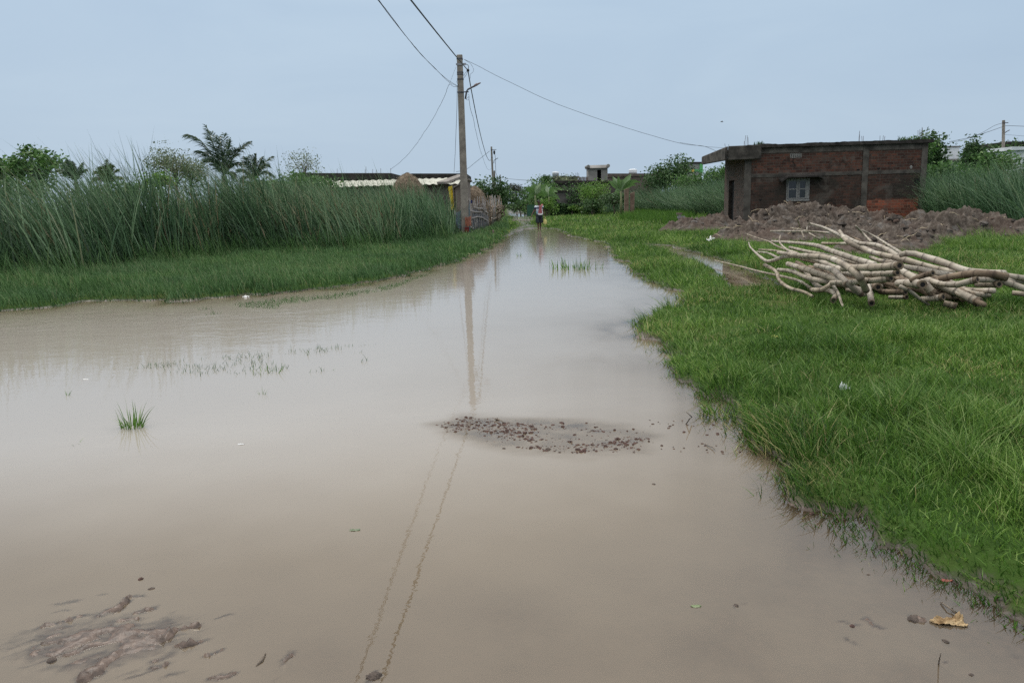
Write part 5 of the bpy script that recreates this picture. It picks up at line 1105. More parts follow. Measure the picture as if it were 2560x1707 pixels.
MB().hexa([(-.06, -.05, -.2), (.06, -.05, -.2), (.06, .05, -.2), (-.06, .05, -.2), (-.07, -.05, hgt), (.05, -.05, hgt), (.05, .05, hgt), (-.07, .05, hgt)]).build('upright', WOODG, wp)
MB().box(-.14, .22, -.08, -.052, hgt-.16, hgt-.06).build('cross_board', WOODG, wp); MB().box(-.15, .1, -.06, .06, hgt+.002, hgt+.09).build('top_block', BARK, wp)
# ------------------------------------------------------------------ the walking person
SKIN = plain('brown_skin', (.060, .032, .022), (.095, .052, .036), 9, .6, 0, spec=.3)
HAIR = plain('black_hair', (.008, .007, .007), (.02, .018, .018), 40, .6, .4)
SHORTS = plain('dark_shorts', (.012, .016, .022), (.028, .034, .042), 12, .9)
def skin_mesh(name, verts, edges, rad, mat, parent, sub=2, root=0):
    me = bpy.data.meshes.new(name); me.from_pydata([tuple(v) for v in verts], edges, []); o = link(name, me, None, None)
    sk = o.modifiers.new('s', 'SKIN'); sk.use_smooth_shade = True
    for i, r_ in enumerate(rad):
        d = me.skin_vertices[0].data[i]; d.radius = r_ if hasattr(r_, '__len__') else (r_, r_); d.use_root = (i == root)
    o.modifiers.new('u', 'SUBSURF').levels = sub; o.modifiers['u'].render_levels = sub
    dg = bpy.context.evaluated_depsgraph_get(); ev = bpy.data.meshes.new_from_object(o.evaluated_get(dg)); ev.name = name
    bpy.data.objects.remove(o); bpy.data.meshes.remove(me)
    ev.materials.clear(); r_ = link(name, ev, mat, parent, True); return r_
pp = gz(1349, 577.5)
per = thing('person', 'person walking barefoot in the flooded road, striped shirt, dark shorts, pink scarf', 'person', (pp[0], pp[1], 0), R(2))
V, E, RR = [], [], []
def jt(p, r_, par=None):
    V.append(p); RR.append(r_)
    if par is not None: E.append((par, len(V)-1))
    return len(V)-1
pel = jt((0, 0, .86), (.15, .11)); sp1 = jt((0, .005, 1.02), (.135, .10), pel); ch = jt((0, 0, 1.20), (.155, .11), sp1); nk0 = jt((0, -.01, 1.345), (.075, .065), ch); nk = jt((-.005, -.03, 1.40), (.052, .055), nk0)
# head bowed a little to the viewer's left
hd0 = jt((-.012, -.055, 1.455), (.068, .078), nk); hd1 = jt((-.018, -.06, 1.53), (.078, .092), hd0); hd2 = jt((-.02, -.05, 1.60), (.062, .075), hd1)
# right arm (viewer's left) swung out; left arm hanging with the bag
sa = jt((-.175, 0, 1.30), .055, ch); ea = jt((-.285, -.02, 1.06), .042, sa); wa = jt((-.405, -.10, .87), .027, ea); pa_ = jt((-.425, -.125, .815), (.036, .02), wa)
sb = jt((.175, 0, 1.30), .055, ch); eb = jt((.235, .03, 1.04), .042, sb); wb = jt((.27, -.03, .80), .027, eb); pb_ = jt((.275, -.045, .745), (.036, .02), wb)
for (pi, c, sgn, curl) in ((pa_, V[pa_], -1, .5), (pb_, V[pb_], 1, 1.0)):
    d0 = np.array(c)-np.array(V[wa] if sgn < 0 else V[wb]); d0 /= np.linalg.norm(d0); sidev = np.array([.35*sgn, -1.0, 0]); sidev -= d0*(sidev@d0); sidev /= np.linalg.norm(sidev); fwd = np.cross(d0, sidev)*sgn
    for f, (off, L) in enumerate(((-.027, .062), (-.009, .072), (.010, .068), (.027, .054))):
        b0 = np.array(c)+sidev*off+d0*.03; k1 = jt(tuple(b0), .0095, pi); dn = d0*math.cos(curl*.6)+fwd*math.sin(curl*.6); p1 = b0+dn*L*.5; k2 = jt(tuple(p1), .0088, k1); dn2 = d0*math.cos(curl*1.4)+fwd*math.sin(curl*1.4); k3 = jt(tuple(p1+dn2*L*.5), .0075, k2)
    b0 = np.array(c)-sidev*.032-d0*.005; k1 = jt(tuple(b0), .011, pi); jt(tuple(b0+(-sidev*.5+d0*.7+fwd*.5)*.05), .009, k1)
# legs in mid step: the right one forward
ha = jt((-.085, 0, .80), (.092, .10), pel); ka = jt((-.075, -.06, .46), .058, ha); ca = jt((-.07, -.03, .30), .052, ka); aa = jt((-.065, -.03, .085), .033, ca); ta = jt((-.07, -.15, .025), (.04, .022), aa); he = jt((-.065, .015, .03), .032, aa)
hb = jt((.085, 0, .80), (.092, .10), pel); kb = jt((.07, .04, .47), .058, hb); cb_ = jt((.06, .13, .31), .052, kb); ab_ = jt((.05, .16, .10), .033, cb_); tb_ = jt((.055, .05, .03), (.04, .022), ab_); he2 = jt((.05, .20, .05), .032, ab_)
body = skin_mesh('body', V, E, RR, SKIN, per, 2, 0)
# face details on the head
fc = MB(); hx, hy, hz = -.018, -.06, 1.53
def ell(mb, c, r3, n=10, m=8): mb.loft([[(c[0]+r3[0]*math.sin(t)*math.cos(a_), c[1]+r3[1]*math.sin(t)*math.sin(a_), c[2]+r3[2]*math.cos(t)) for a_ in np.linspace(0, 6.2832, n+1)[:-1]] for t in np.linspace(.15, math.pi-.15, m)])
ell(fc, (hx, hy-.088, hz-.015), (.016, .022, .026)); fc.build('nose', SKIN, per, True)
for s_ in (-1, 1):
    e_ = MB(); ell(e_, (hx+s_*.031, hy-.078, hz+.015), (.013, .008, .008)); e_.build('eye', plain('eye_white', (.25, .24, .23), (.3, .29, .28), 3, .3, 0), per, True)
    e_ = MB(); ell(e_, (hx+s_*.082, hy+.005, hz-.005), (.012, .022, .034)); e_.build('ear', SKIN, per, True)
e_ = MB(); ell(e_, (hx, hy-.078, hz-.055), (.026, .010, .009)); e_.build('mouth', plain('lips', (.05, .02, .018), (.07, .03, .025), 3, .5, 0), per, True)
hr = MB(); hr.loft([[(hx+.088*math.sin(t)*math.cos(a_)*(1+.05*math.sin(9*a_)), hy+.018+.098*math.sin(t)*math.sin(a_), hz+.03+.088*math.cos(t)-(.035*(math.sin(a_) > -.2)*(t > 1.2))) for a_ in np.linspace(0, 6.2832, 19)[:-1]] for t in np.linspace(.12, 1.75, 9)]); hr.build('hair', HAIR, per, True)
# shirt: white yoke, navy band, pale blue below
sm_, nt, out = NT('striped_shirt'); tc = nt.nodes.new('ShaderNodeTexCoord'); sp = nt.nodes.new('ShaderNodeSeparateXYZ'); nt.links.new(tc.outputs['Object'], sp.inputs[0])
zn = mth(nt, 'MULTIPLY', mth(nt, 'SUBTRACT', sp.outputs[2], .80), 1.6667, True)
c = ramp(nt, zn, [(0, (.20, .36, .52)), (.28, (.30, .46, .60)), (.42, (.36, .42, .52)), (.50, (.45, .49, .56)), (.62, (.012, .014, .05)), (.76, (.50, .54, .60))], 'CONSTANT')
bsdf(nt, out, c, .85, noise(nt, 9, 3), .3, .02, .1)
sv = [(0, 0, .83), (0, .005, .95), (0, 0, 1.08), (0, 0, 1.22), (0, -.005, 1.325), (-.185, 0, 1.285), (-.245, -.008, 1.15), (.185, 0, 1.285), (.222, .015, 1.15)]
skin_mesh('shirt', sv, [(0, 1), (1, 2), (2, 3), (3, 4), (3, 5), (5, 6), (3, 7), (7, 8)], [(.172, .128), (.165, .122), (.168, .122), (.178, .128), (.10, .09), .082, .075, .082, .075], sm_, per, 2, 2)
SL = skin_mesh('sleeve_band', [(-.215, -.003, 1.225), (-.252, -.01, 1.135)], [(0, 1)], [.079, .074], plain('navy_cloth', (.012, .014, .05), (.02, .022, .07), 9, .9), per, 1)
# shorts: two wide legs to the knee, joined at the waist
def ringx(cx, cy, z, rx, ry, n=14): return [(cx+rx*math.cos(t), cy+ry*math.sin(t), z) for t in np.linspace(0, 6.2832, n+1)[:-1]]
sh_ = MB(); sh_.loft([ringx(0, 0, .90, .165, .128), ringx(0, 0, .82, .185, .142), ringx(0, 0, .70, .19, .145)])
for s_, ky in ((-1, -.055), (1, .035)): sh_.loft([ringx(s_*.088, 0, .76, .102, .135), ringx(s_*.092, ky*.4, .64, .104, .118), ringx(s_*.092, ky*.85, .50, .108, .112), ringx(s_*.092, ky, .43, .106, .11)])
sh_.build('shorts', SHORTS, per, True)
# checked scarf: round the neck, one end falling as a triangle over the chest
scm, nt, out = NT('pink_check_scarf'); ck = nt.nodes.new('ShaderNodeTexChecker'); ck.inputs['Scale'].default_value = 26; ck.inputs['Color1'].default_value = (.24, .055, .065, 1); ck.inputs['Color2'].default_value = (.36, .15, .155, 1)
tc = nt.nodes.new('ShaderNodeTexCoord'); nt.links.new(tc.outputs['Object'], ck.inputs['Vector']); bsdf(nt, out, ck.outputs[0], .9, None, spec=.1)
scf = thing('scarf', 'pink and white checked scarf over the shoulder of the walking person', 'scarf', (pp[0], pp[1], 0), R(2))
MB().tube([(.10, .075, 1.33), (.165, .0, 1.375), (.13, -.10, 1.33), (.07, -.135, 1.28), (-.03, -.10, 1.335)], [.04, .05, .055, .045, .02], 9).build('shoulder_roll', scm, scf, True)
fr_ = []; bk_ = []
for t in np.linspace(0, 1, 9):
    z_ = 1.33-.40*t; wl = .015-.105*t; wr = .13+.055*t; cx = [(wl+(wr-wl)*u, -.155-.045*math.sin(math.pi*u)+.014*math.sin(u*14+t*3)) for u in np.linspace(0, 1, 11)]
    fr_.append([(x, y, z_-.03*math.sin(math.pi*u_)*t) for (x, y), u_ in zip(cx, np.linspace(0, 1, 11))]); 
mb = MB(); n_ = 11; Vf = [p for r_ in fr_ for p in r_]; Vb = [(x, y+.012, z) for x, y, z in Vf]
fq_ = [(j*n_+i, j*n_+i+1, (j+1)*n_+i+1, (j+1)*n_+i) for j in range(8) for i in range(n_-1)]
mb.add(Vf, fq_); mb.add(Vb, [f[::-1] for f in fq_]); mb.build('hanging_end', scm, scf, True)
WHC = plain('white_cotton', (.50, .50, .52), (.62, .62, .64), 8, .9)
hem = MB(); hem.strip([(x, y-.006, z+.03) for x, y, z in fr_[-1]], [(x, y-.006, z-.05) for x, y, z in fr_[-1]]); hem.build('hem', WHC, scf, True)
MB().strip([(r_[-1][0]+.005, r_[-1][1]-.006, r_[-1][2]) for r_ in fr_], [(r_[-1][0]-.03, r_[-1][1]-.012, r_[-1][2]) for r_ in fr_]).build('edge_stripe', WHC, scf, True)
# the bag in the hand
bgm = plain('yellow_bag', (.42, .37, .13), (.58, .52, .22), 7, .6, .3)
ca_, sa_ = math.cos(R(2)), math.sin(R(2)); bx, by = .285, -.05
bag = thing('carrier_bag', 'pale yellow carrier bag hanging from the hand of the walking person', 'bag', (pp[0]+bx*ca_-by*sa_, pp[1]+bx*sa_+by*ca_, .36), R(2))
MB().loft([[(rx*math.copysign(abs(math.cos(t))**.7, math.cos(t))+ox, ry*math.sin(t)*(1+.15*math.sin(3*t)), z) for t in np.linspace(0, 6.2832, 17)[:-1]] for z, rx, ry, ox in ((.0, .055, .035, .02), (.015, .085, .055, .02), (.10, .098, .06, .02), (.19, .085, .05, .012), (.25, .062, .035, .004))]).build('sack', bgm, bag, True)
for s_ in (-1, 1): MB().tube([(s_*.055, 0, .24), (s_*.035, -.008, .31), (s_*.012, -.01, .37), (0, -.012, .40)], [.02, .014, .011, .010], 6).build('handle', bgm, bag, True)
# ------------------------------------------------------------------ the heap of bamboo poles
bbm, nt, out = NT('pale_bamboo')
at_ = nt.nodes.new('ShaderNodeAttribute'); at_.attribute_name = 'v'; oi = nt.nodes.new('ShaderNodeObjectInfo')
n1 = noise(nt, 3, 5, None, .6); n2 = noise(nt, 26, 4)
c = ramp(nt, n1, [(.34, (.13, .095, .06)), (.50, (.285, .232, .160)), (.68, (.47, .42, .34))])
c = mix(nt, ramp(nt, oi.outputs['Random'], [(0, (0, 0, 0)), (1, (.5, .5, .5))]), c, (.36, .335, .295))
c = mix(nt, mth(nt, 'MULTIPLY', ramp(nt, n2, [(.58, (0, 0, 0)), (.70, (1, 1, 1))]), .5), c, (.10, .07, .045))
c = mix(nt, at_.outputs['Fac'], c, (.045, .03, .02)); bsdf(nt, out, c, .6, n2, .25, .01, .3); BAM = bbm
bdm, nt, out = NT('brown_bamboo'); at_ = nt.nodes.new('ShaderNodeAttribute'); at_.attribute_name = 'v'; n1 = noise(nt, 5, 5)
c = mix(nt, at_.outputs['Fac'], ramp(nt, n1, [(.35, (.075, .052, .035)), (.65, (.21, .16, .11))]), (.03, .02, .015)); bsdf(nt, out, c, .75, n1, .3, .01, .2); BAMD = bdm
BCUT = plain('cut_bamboo_face', (.06, .045, .032), (.17, .13, .09), 22, .9)
def zA(x, y): return 1800+x/3.095, 520+y/3.095
def bamboo(pts, r0, r1, label, butt=0, dark=False, seed=0, node=.22):
    """pts in zoom coordinates with heights; r0 at the first point, r1 at the last; butt: 1 = cut end seen at the last point"""
    P = np.array([gz(*zA(x, y), z) for x, y, z in pts]); 
    k = len(P); t = np.linspace(0, k-1, 40); i = np.minimum(t.astype(int), k-2); f = (t-i)[:, None]
    Pm = np.vstack([2*P[0]-P[1], P, 2*P[-1]-P[-2]]); a_, b_, c_, d_ = Pm[i], Pm[i+1], Pm[i+2], Pm[i+3]
    C = .5*((2*b_)+(-a_+c_)*f+(2*a_-5*b_+4*c_-d_)*f**2+(-a_+3*b_-3*c_+d_)*f**3)
    s = np.concatenate([[0], np.cumsum(np.linalg.norm(np.diff(C, axis=0), axis=1))]); L = s[-1]
    rg_ = np.random.default_rng(900+seed); nodes = []; q = rg_.uniform(.05, node)
    while q < L-.03: nodes.append(q); q += node*rg_.uniform(.8, 1.2)
    ss = [0, L]+list(np.arange(.08, L, .11))
    for q in nodes: ss += [q-.014, q-.004, q+.004, q+.016]
    ss = np.array(sorted(set(np.clip(ss, 0, L)))); Cs = np.stack([np.interp(ss, s, C[:, j]) for j in range(3)], 1)
    rr_ = np.interp(ss, [0, L], [r0*.9, r1*.9])*(1+.07*np.sin(ss*9+seed)*np.sin(ss*3.1)); vv = np.zeros(len(ss))
    for q in nodes:
        d = np.abs(ss-q); rr_ = rr_*(1+.11*(d < .009)); vv = np.maximum(vv, .62*(d < .007)+.15*((d < .022) & (d >= .007)))
    c0 = Cs[-1] if butt else Cs[len(Cs)//2]; o0 = np.array([c0[0], c0[1], max(c0[2]-r1, 0)])
    vv += rg_.uniform(0, .10)
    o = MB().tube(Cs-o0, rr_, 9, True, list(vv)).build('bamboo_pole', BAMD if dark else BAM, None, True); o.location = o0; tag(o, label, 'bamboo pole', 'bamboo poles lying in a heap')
    if butt:
        T = Cs[-1]-Cs[-3]; T /= np.linalg.norm(T); u = np.cross(T, [0, 0, 1.0]); u /= np.linalg.norm(u); w_ = np.cross(T, u); b0 = Cs[-1]-o0; r_ = rr_[-1]
        rings = [[tuple(b0+T*dz+rq*(math.cos(a_)*u+math.sin(a_)*w_)) for a_ in np.linspace(0, 6.2832, 13)[:-1]] for rq, dz in ((r_*1.04, -.03), (r_*1.05, .012), (r_*.95, .014), (r_*.55, .012))]
        ce = MB().loft(rings, False).build('cut_end', BCUT, o)
        MB().loft([[tuple(b0+T*dz+rq*(math.cos(a_)*u+math.sin(a_)*w_)) for a_ in np.linspace(0, 6.2832, 11)[:-1]] for rq, dz in ((r_*.56, .0105), (r_*.5, .004))]).build('hollow', DARKIN, ce)
    return o
BL = [
 ([(695,120,.86),(800,150,.83),(915,205,.78),(1000,250,.72),(1150,325,.60),(1360,420,.50)],.024,.04,'long straight cream pole whose slim tip points up left on top of the heap',0,0),
 ([(925,180,.90),(985,255,.80),(1130,330,.66),(1400,395,.57),(1620,455,.48),(1810,502,.42)],.030,.050,'thick cream pole running from the top middle down to the right of the heap',0,0),
 ([(960,215,.80),(1070,270,.72),(1200,285,.71),(1290,320,.66),(1385,378,.57),(1500,420,.50)],.03,.045,'arched pole lying just behind the thick cream one',0,0),
 ([(1390,362,.66),(1480,350,.68),(1600,382,.63),(1750,430,.57),(1900,485,.50),(2010,500,.48),(2200,512,.45)],.045,.056,'thick brown-spotted pole with a knot forming the right upper edge of the heap',0,0),
 ([(1690,552,.44),(1850,520,.50),(2000,508,.55),(2120,515,.55),(2212,535,.52)],.045,.052,'dark wet pole with an open end to the right near the picture edge',1,1),
 ([(1400,450,.50),(1550,475,.46),(1700,505,.43),(1830,528,.40)],.04,.045,'cream pole tucked under the thick one right of the middle',0,0),
 ([(1570,545,.46),(1700,598,.39),(1850,660,.31),(2000,728,.23)],.050,.062,'stout front pole with a black cut end lying nearest to the viewer on the right',1,0),
 ([(1390,478,.56),(1480,530,.50),(1590,600,.42),(1640,655,.34)],.042,.053,'whitish pole with a dark cut end pointing down in the front middle',1,0),
 ([(950,470,.60),(1030,462,.63),(1180,460,.67),(1300,455,.70),(1385,446,.73)],.044,.050,'topmost brown pole whose round hollow end faces the viewer at the centre of the heap',1,0),
 ([(950,505,.50),(1090,512,.54),(1250,510,.58),(1370,502,.62)],.036,.042,'pole with a small hollow end just under the topmost one',1,0),
 ([(860,578,.40),(1050,572,.44),(1200,560,.50),(1320,546,.54)],.034,.042,'level pole ending in the dark gap below the two hollow ends',1,0),
 ([(222,268,.56),(240,310,.48),(340,400,.42),(400,408,.43),(500,376,.55),(620,374,.60),(750,400,.58),(850,445,.52),(1000,500,.46)],.014,.044,'wavy pole with an S-bend whose thin tip sticks up at the left end',0,0),
 ([(450,345,.60),(600,365,.66),(700,372,.70),(850,390,.69),(960,440,.65),(1060,510,.57),(1105,580,.46),(1130,635,.36)],.03,.046,'white pole bending down steeply to a cut end in the middle front',1,0),
 ([(525,432,.50),(650,470,.48),(800,520,.45),(920,560,.42),(985,592,.40)],.040,.048,'straight pole with a black and white cut end left of the middle',1,0),
 ([(740,445,.55),(860,475,.54),(930,530,.48),(1000,592,.40),(1090,665,.27)],.036,.044,'white blotched pole dipping to the grass left of the middle',1,0),
 ([(345,440,.30),(430,488,.31),(460,560,.27),(540,620,.23),(650,650,.19),(715,685,.16)],.032,.026,'crooked pole lying alone on the grass at the front left',0,0),
 ([(450,478,.38),(560,490,.40),(650,530,.38),(760,560,.38),(870,575,.36)],.032,.038,'pole low on the left side under the straight one',0,0),
 ([(875,560,.40),(835,608,.34),(775,636,.29),(712,632,.26)],.030,.036,'short hooked end curling left toward the viewer at the front left',1,0),
 ([(665,495,.37),(710,560,.31),(770,615,.26),(850,640,.25),(895,668,.23),(878,715,.19)],.036,.040,'bent pole with a dark end resting in the grass at the front',1,0),
 ([(850,570,.35),(910,650,.27),(935,720,.20),(952,762,.16)],.026,.014,'thin tail end running straight into the grass in front',0,0),
 ([(1130,560,.36),(1160,660,.28),(1172,735,.20)],.040,.042,'short stub pointing at the viewer in the grass before the heap',1,0),
 ([(1390,605,.43),(1480,650,.36),(1540,700,.28),(1612,748,.18)],.026,.018,'slim pole sloping to a sharp tip below the centre',0,0),
 ([(1240,648,.30),(1330,650,.32),(1430,650,.34)],.036,.042,'low pole with a hollow end in the dark under the heap',1,1),
 ([(1375,582,.43),(1470,582,.46),(1565,592,.48)],.048,.056,'short wide pole with a big open end right of the dark gap',1,0),
 ([(1560,705,.25),(1640,702,.27),(1722,690,.30)],.036,.042,'low pole with a black end under the stout front pole',1,0),
 ([(1470,565,.50),(1560,525,.56),(1642,506,.60)],.030,.034,'brown pole rising right to a small round end',1,1),
 ([(1600,555,.44),(1720,588,.43),(1840,592,.46),(1920,572,.50),(1985,556,.53)],.034,.040,'sagging cream pole with its end turned up at the right',1,0),
 ([(1990,590,.40),(2080,590,.42),(2155,590,.44)],.042,.048,'short whitish pole with a dark open end near the right edge',1,0),
 ([(2190,568,.46),(2280,598,.41),(2400,640,.35)],.044,.044,'cream pole sloping out of the picture at the right edge',0,0),
 ([(1990,555,.50),(2200,560,.47),(2420,572,.42)],.036,.036,'level pole in the right bundle running off the edge',0,0),
 ([(2215,522,.52),(2300,535,.50),(2430,552,.46)],.036,.036,'upper pole of the right bundle running off the edge',0,0),
 ([(1870,632,.28),(2000,640,.28),(2122,640,.30)],.036,.038,'low pole in shade under the right bundle',0,0),
 ([(2260,655,.26),(2340,665,.25),(2430,680,.24)],.034,.034,'lowest pole at the right edge half sunk in the grass',0,0),
 ([(1730,735,.22),(1820,758,.19)],.038,.042,'short butt end with a black face lowest in front of the heap',1,0),
 ([(1310,690,.22),(1380,692,.23),(1440,690,.25)],.026,.030,'small white-ended piece in the shade under the centre',1,0),
 ([(390,178,.62),(560,180,.64),(700,183,.65),(840,192,.66)],.020,.030,'level thin pole with its tip far left at the back of the heap',0,0),
 ([(210,203,.62),(300,235,.55),(380,260,.52),(450,300,.48),(600,350,.46)],.010,.026,'long grey pole whose thin tip reaches farthest left at the back',0,0),
 ([(468,210,.78),(460,262,.66),(500,308,.58),(560,345,.53),(700,380,.52)],.014,.032,'pole with an upturned forked tip at the back left',0,0),
 ([(400,258,.52),(600,272,.57),(750,292,.61),(860,332,.62),(960,366,.60),(1080,405,.56),(1200,440,.52)],.030,.050,'big white pole running through the middle of the heap behind the S-bend',0,0),
 ([(790,274,.52),(900,276,.53),(1020,274,.54)],.032,.034,'short level cream pole at the back of the heap',0,0),
 ([(540,305,.50),(700,342,.51),(800,360,.51),(960,400,.47),(1090,435,.43)],.030,.036,'spotted pole sloping beside the big white one',0,0),
 ([(300,322,.38),(420,330,.40),(600,360,.42)],.018,.028,'thin low pole end at the left back of the heap',0,0),
 ([(290,340,.30),(370,350,.32),(440,382,.33)],.024,.028,'short grey pole end in the grass at the left',0,0),
 ([(-40,405,.10),(150,450,.11),(300,490,.13),(420,516,.16),(600,560,.18),(705,622,.18)],.012,.026,'long thin pole lying across the side puddle left of the heap',0,0),
 ([(1050,138,.92),(1100,190,.78),(1170,262,.62)],.014,.026,'thin stick standing up at a slant behind the heap on the right',0,0),
 ([(1095,168,.80),(1200,222,.66),(1300,285,.55),(1395,345,.48)],.016,.032,'slanting stick right of the upright one at the back',0,0),
 ([(600,85,.98),(620,150,.75),(650,232,.52)],.011,.018,'upright thin twig against the earth heap',0,0),
 ([(545,152,.72),(680,176,.70),(820,192,.68)],.010,.018,'thin twig lying over the level pole at the back',0,0),
 ([(700,105,.92),(677,135,.80),(672,168,.72)],.010,.014,'small curved twig beside the tip of the long straight pole',0,0),
 ([(690,195,.60),(740,225,.52),(775,242,.46)],.018,.024,'short pale piece in the grass behind the heap',0,0),
 ([(980,222,.70),(1040,235,.66),(1100,262,.60)],.024,.03,'brown rough piece under the arched pole',0,1),
 ([(1165,380,.50),(1230,405,.50),(1320,425,.52)],.032,.036,'grey pole end showing in the gap right of the big white pole',0,0),
 ([(820,395,.56),(960,430,.52),(1100,470,.48)],.024,.030,'split reddish strip of bamboo in the middle of the heap',0,1),
 ([(980,630,.27),(1050,650,.25),(1120,672,.23)],.030,.032,'pole end in shade below the white bent pole',0,0),
 ([(1200,600,.36),(1205,606,.37),(1222,612,.38)],.046,.048,'round hollow end facing the viewer in the dark below the centre',1,1),
 ([(1440,620,.36),(1560,640,.34),(1660,690,.28)],.034,.036,'shaded pole between the slim one and the stout front pole',0,1),
]
for k, (pts, r0, r1, lab, bt, dk) in enumerate(BL): bamboo(pts, r0, r1, lab, bt, bool(dk), k)
# hidden lower layers of the heap
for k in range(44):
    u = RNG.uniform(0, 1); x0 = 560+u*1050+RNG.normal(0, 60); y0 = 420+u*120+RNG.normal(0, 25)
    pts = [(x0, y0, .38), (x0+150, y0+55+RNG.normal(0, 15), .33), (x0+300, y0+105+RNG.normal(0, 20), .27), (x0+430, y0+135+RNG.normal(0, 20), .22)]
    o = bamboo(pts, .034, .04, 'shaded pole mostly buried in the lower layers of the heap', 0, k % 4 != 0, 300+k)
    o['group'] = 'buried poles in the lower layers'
# ------------------------------------------------------------------ gravel bar, clods, litter, bird
PEB = plain('red_brown_stone', (.030, .017, .014), (.095, .052, .042), 30, .8, .4)
def pebble(mb, c, r_, rg_):
    th = rg_.uniform(0, 6.28); sx_, sy_, sz_ = r_*rg_.uniform(.7, 1.5), r_*rg_.uniform(.6, 1.1), r_*rg_.uniform(.4, .8); R3 = rg_.uniform(.8, 1.2, 12)
    V = []; 
    for z_, q in ((-.6, .75), (.25, 1.0), (.8, .55)):
        for j in range(5): a_ = th+j*1.2566; x = q*sx_*math.cos(a_-th)*R3[j]; y = q*sy_*math.sin(a_-th)*R3[j+5]; V.append((c[0]+x*math.cos(th)-y*math.sin(th), c[1]+x*math.sin(th)+y*math.cos(th), c[2]+z_*sz_))
    V.append((c[0], c[1], c[2]+sz_)); mb.add(V, [(i*5+j, i*5+(j+1) % 5, (i+1)*5+(j+1) % 5, (i+1)*5+j) for i in range(2) for j in range(5)]+[(10+j, 10+(j+1) % 5, 15) for j in range(5)], float(rg_.random()))
rg_ = np.random.default_rng(77); mb = MB(); q = scatter_poly(GRAV, 12000); n_ = 0
gc = np.array(GRAV).mean(0)
for (x, y) in q:
    e_ = sd1(GRAV, np.array([x]), np.array([y]))[0]
    if rg_.random() > min(1, .25+e_*4)*(.12+1.0*(fbm(np.array([x*4]), np.array([y*8]), 12, 3)[0] > .5)): continue
    r_ = min(.0016+rg_.exponential(.0024), .018); z = Hgt(np.array([x]), np.array([y]))[0]; pebble(mb, (x, y, max(z, -.004)+r_*.25), r_, rg_); n_ += 1
for k in range(60):                           # strays drifting off to the right of the bar
    p = gz(rg_.uniform(1560, 1880), rg_.uniform(1050, 1135)); pebble(mb, (p[0], p[1], .0), rg_.uniform(.004, .012), rg_)
tag(mb.build('gravel', PEB), 'red-brown gravel and brick chips scattered over the low bar in the middle of the water', 'gravel', None, 'stuff')
CLOD = plain('mud_clod', (.05, .040, .034), (.13, .10, .082), 26, .85, .8)
def clod(px, py, r_, label, seed, mat=CLOD, name='mud_clod', cat='clod', flat=.55, group='loose clods and stones in the shallow water'):
    c = gz(px, py); V = []; n1, n2 = 14, 8; mb = MB()
    rings = [[(r_*math.sin(t)*math.cos(a_)*(.35+1.3*fbm(np.array([2+2.6*math.cos(a_)*math.sin(t)+seed]), np.array([2+1.6*math.sin(a_)+1.5*math.cos(t)]), seed)[0]), r_*.75*math.sin(t)*math.sin(a_)*(.7+.6*fbm(np.array([5+1.6*math.cos(a_)+seed]), np.array([2+1.6*math.sin(a_)*math.sin(t)]), seed+3)[0]), r_*flat*math.cos(t)+.35*r_*flat*(fbm(np.array([3*math.cos(a_)*math.sin(t)+9]), np.array([3*math.sin(a_)*math.sin(t)+seed]), seed+7)[0]-.5)) for a_ in np.linspace(0, 6.2832, n1+1)[:-1]] for t in np.linspace(.12, math.pi-.12, n2)]
    o = mb.loft(rings).build(name, mat, None, True); o.location = (c[0], c[1], -.30*r_*flat); o.rotation_euler = (0, 0, seed*1.7); return tag(o, label, cat, group)
clod(352, 1447, .016, 'small reddish stone alone above the mud ridges', 3, PEB, 'stone', 'stone')
clod(378, 1471, .014, 'small dark lump right of the mud ridges top', 4); clod(130, 1650, .022, 'dark round lump at the left of the mud ridges', 5)
clod(2131, 1564, .012, 'squarish red brick chip left of the large mud clods', 6, PEB, 'brick_chip', 'stone')
clod(1634, 1210, .012, 'small dark stone alone in the open water below the gravel bar', 7, CLOD, 'stone', 'stone'); clod(1370, 1123, .026, 'dark clod at the lower edge of the gravel bar', 8); clod(1260, 1121, .014, 'small dark stone at the lower left edge of the gravel bar', 9, CLOD, 'stone', 'stone')
clod(2030, 1283, .018, 'red-brown lump beside the near grass edge', 10, PEB, 'stone', 'stone'); clod(2171, 1436, .008, 'tiny dark stone in the water left of the near corner grass', 11, CLOD, 'stone', 'stone')
clod(1850, 1080, .02, 'pale round pebble at the grass edge right of the gravel bar', 12, plain('pale_stone', (.22, .17, .12), (.34, .28, .20), 12, .7), 'stone', 'stone')
clod(935, 1690, .030, 'dark lump at the bottom edge of the picture', 13); clod(1840, 1513, .012, 'small brown lump pair in the lower right water', 14); clod(2287, 1547, .030, 'brown clod touching the dry leaf on its left', 15); clod(2365, 1603, .014, 'small dark chip below the dry leaf', 16, CLOD, 'stone', 'stone')
clod(2428, 1686, .010, 'small dark chip at the lower right', 17, CLOD, 'stone', 'stone'); clod(1405, 1057, .02, 'large reddish lump in the middle of the gravel bar', 18, PEB, 'stone', 'stone')
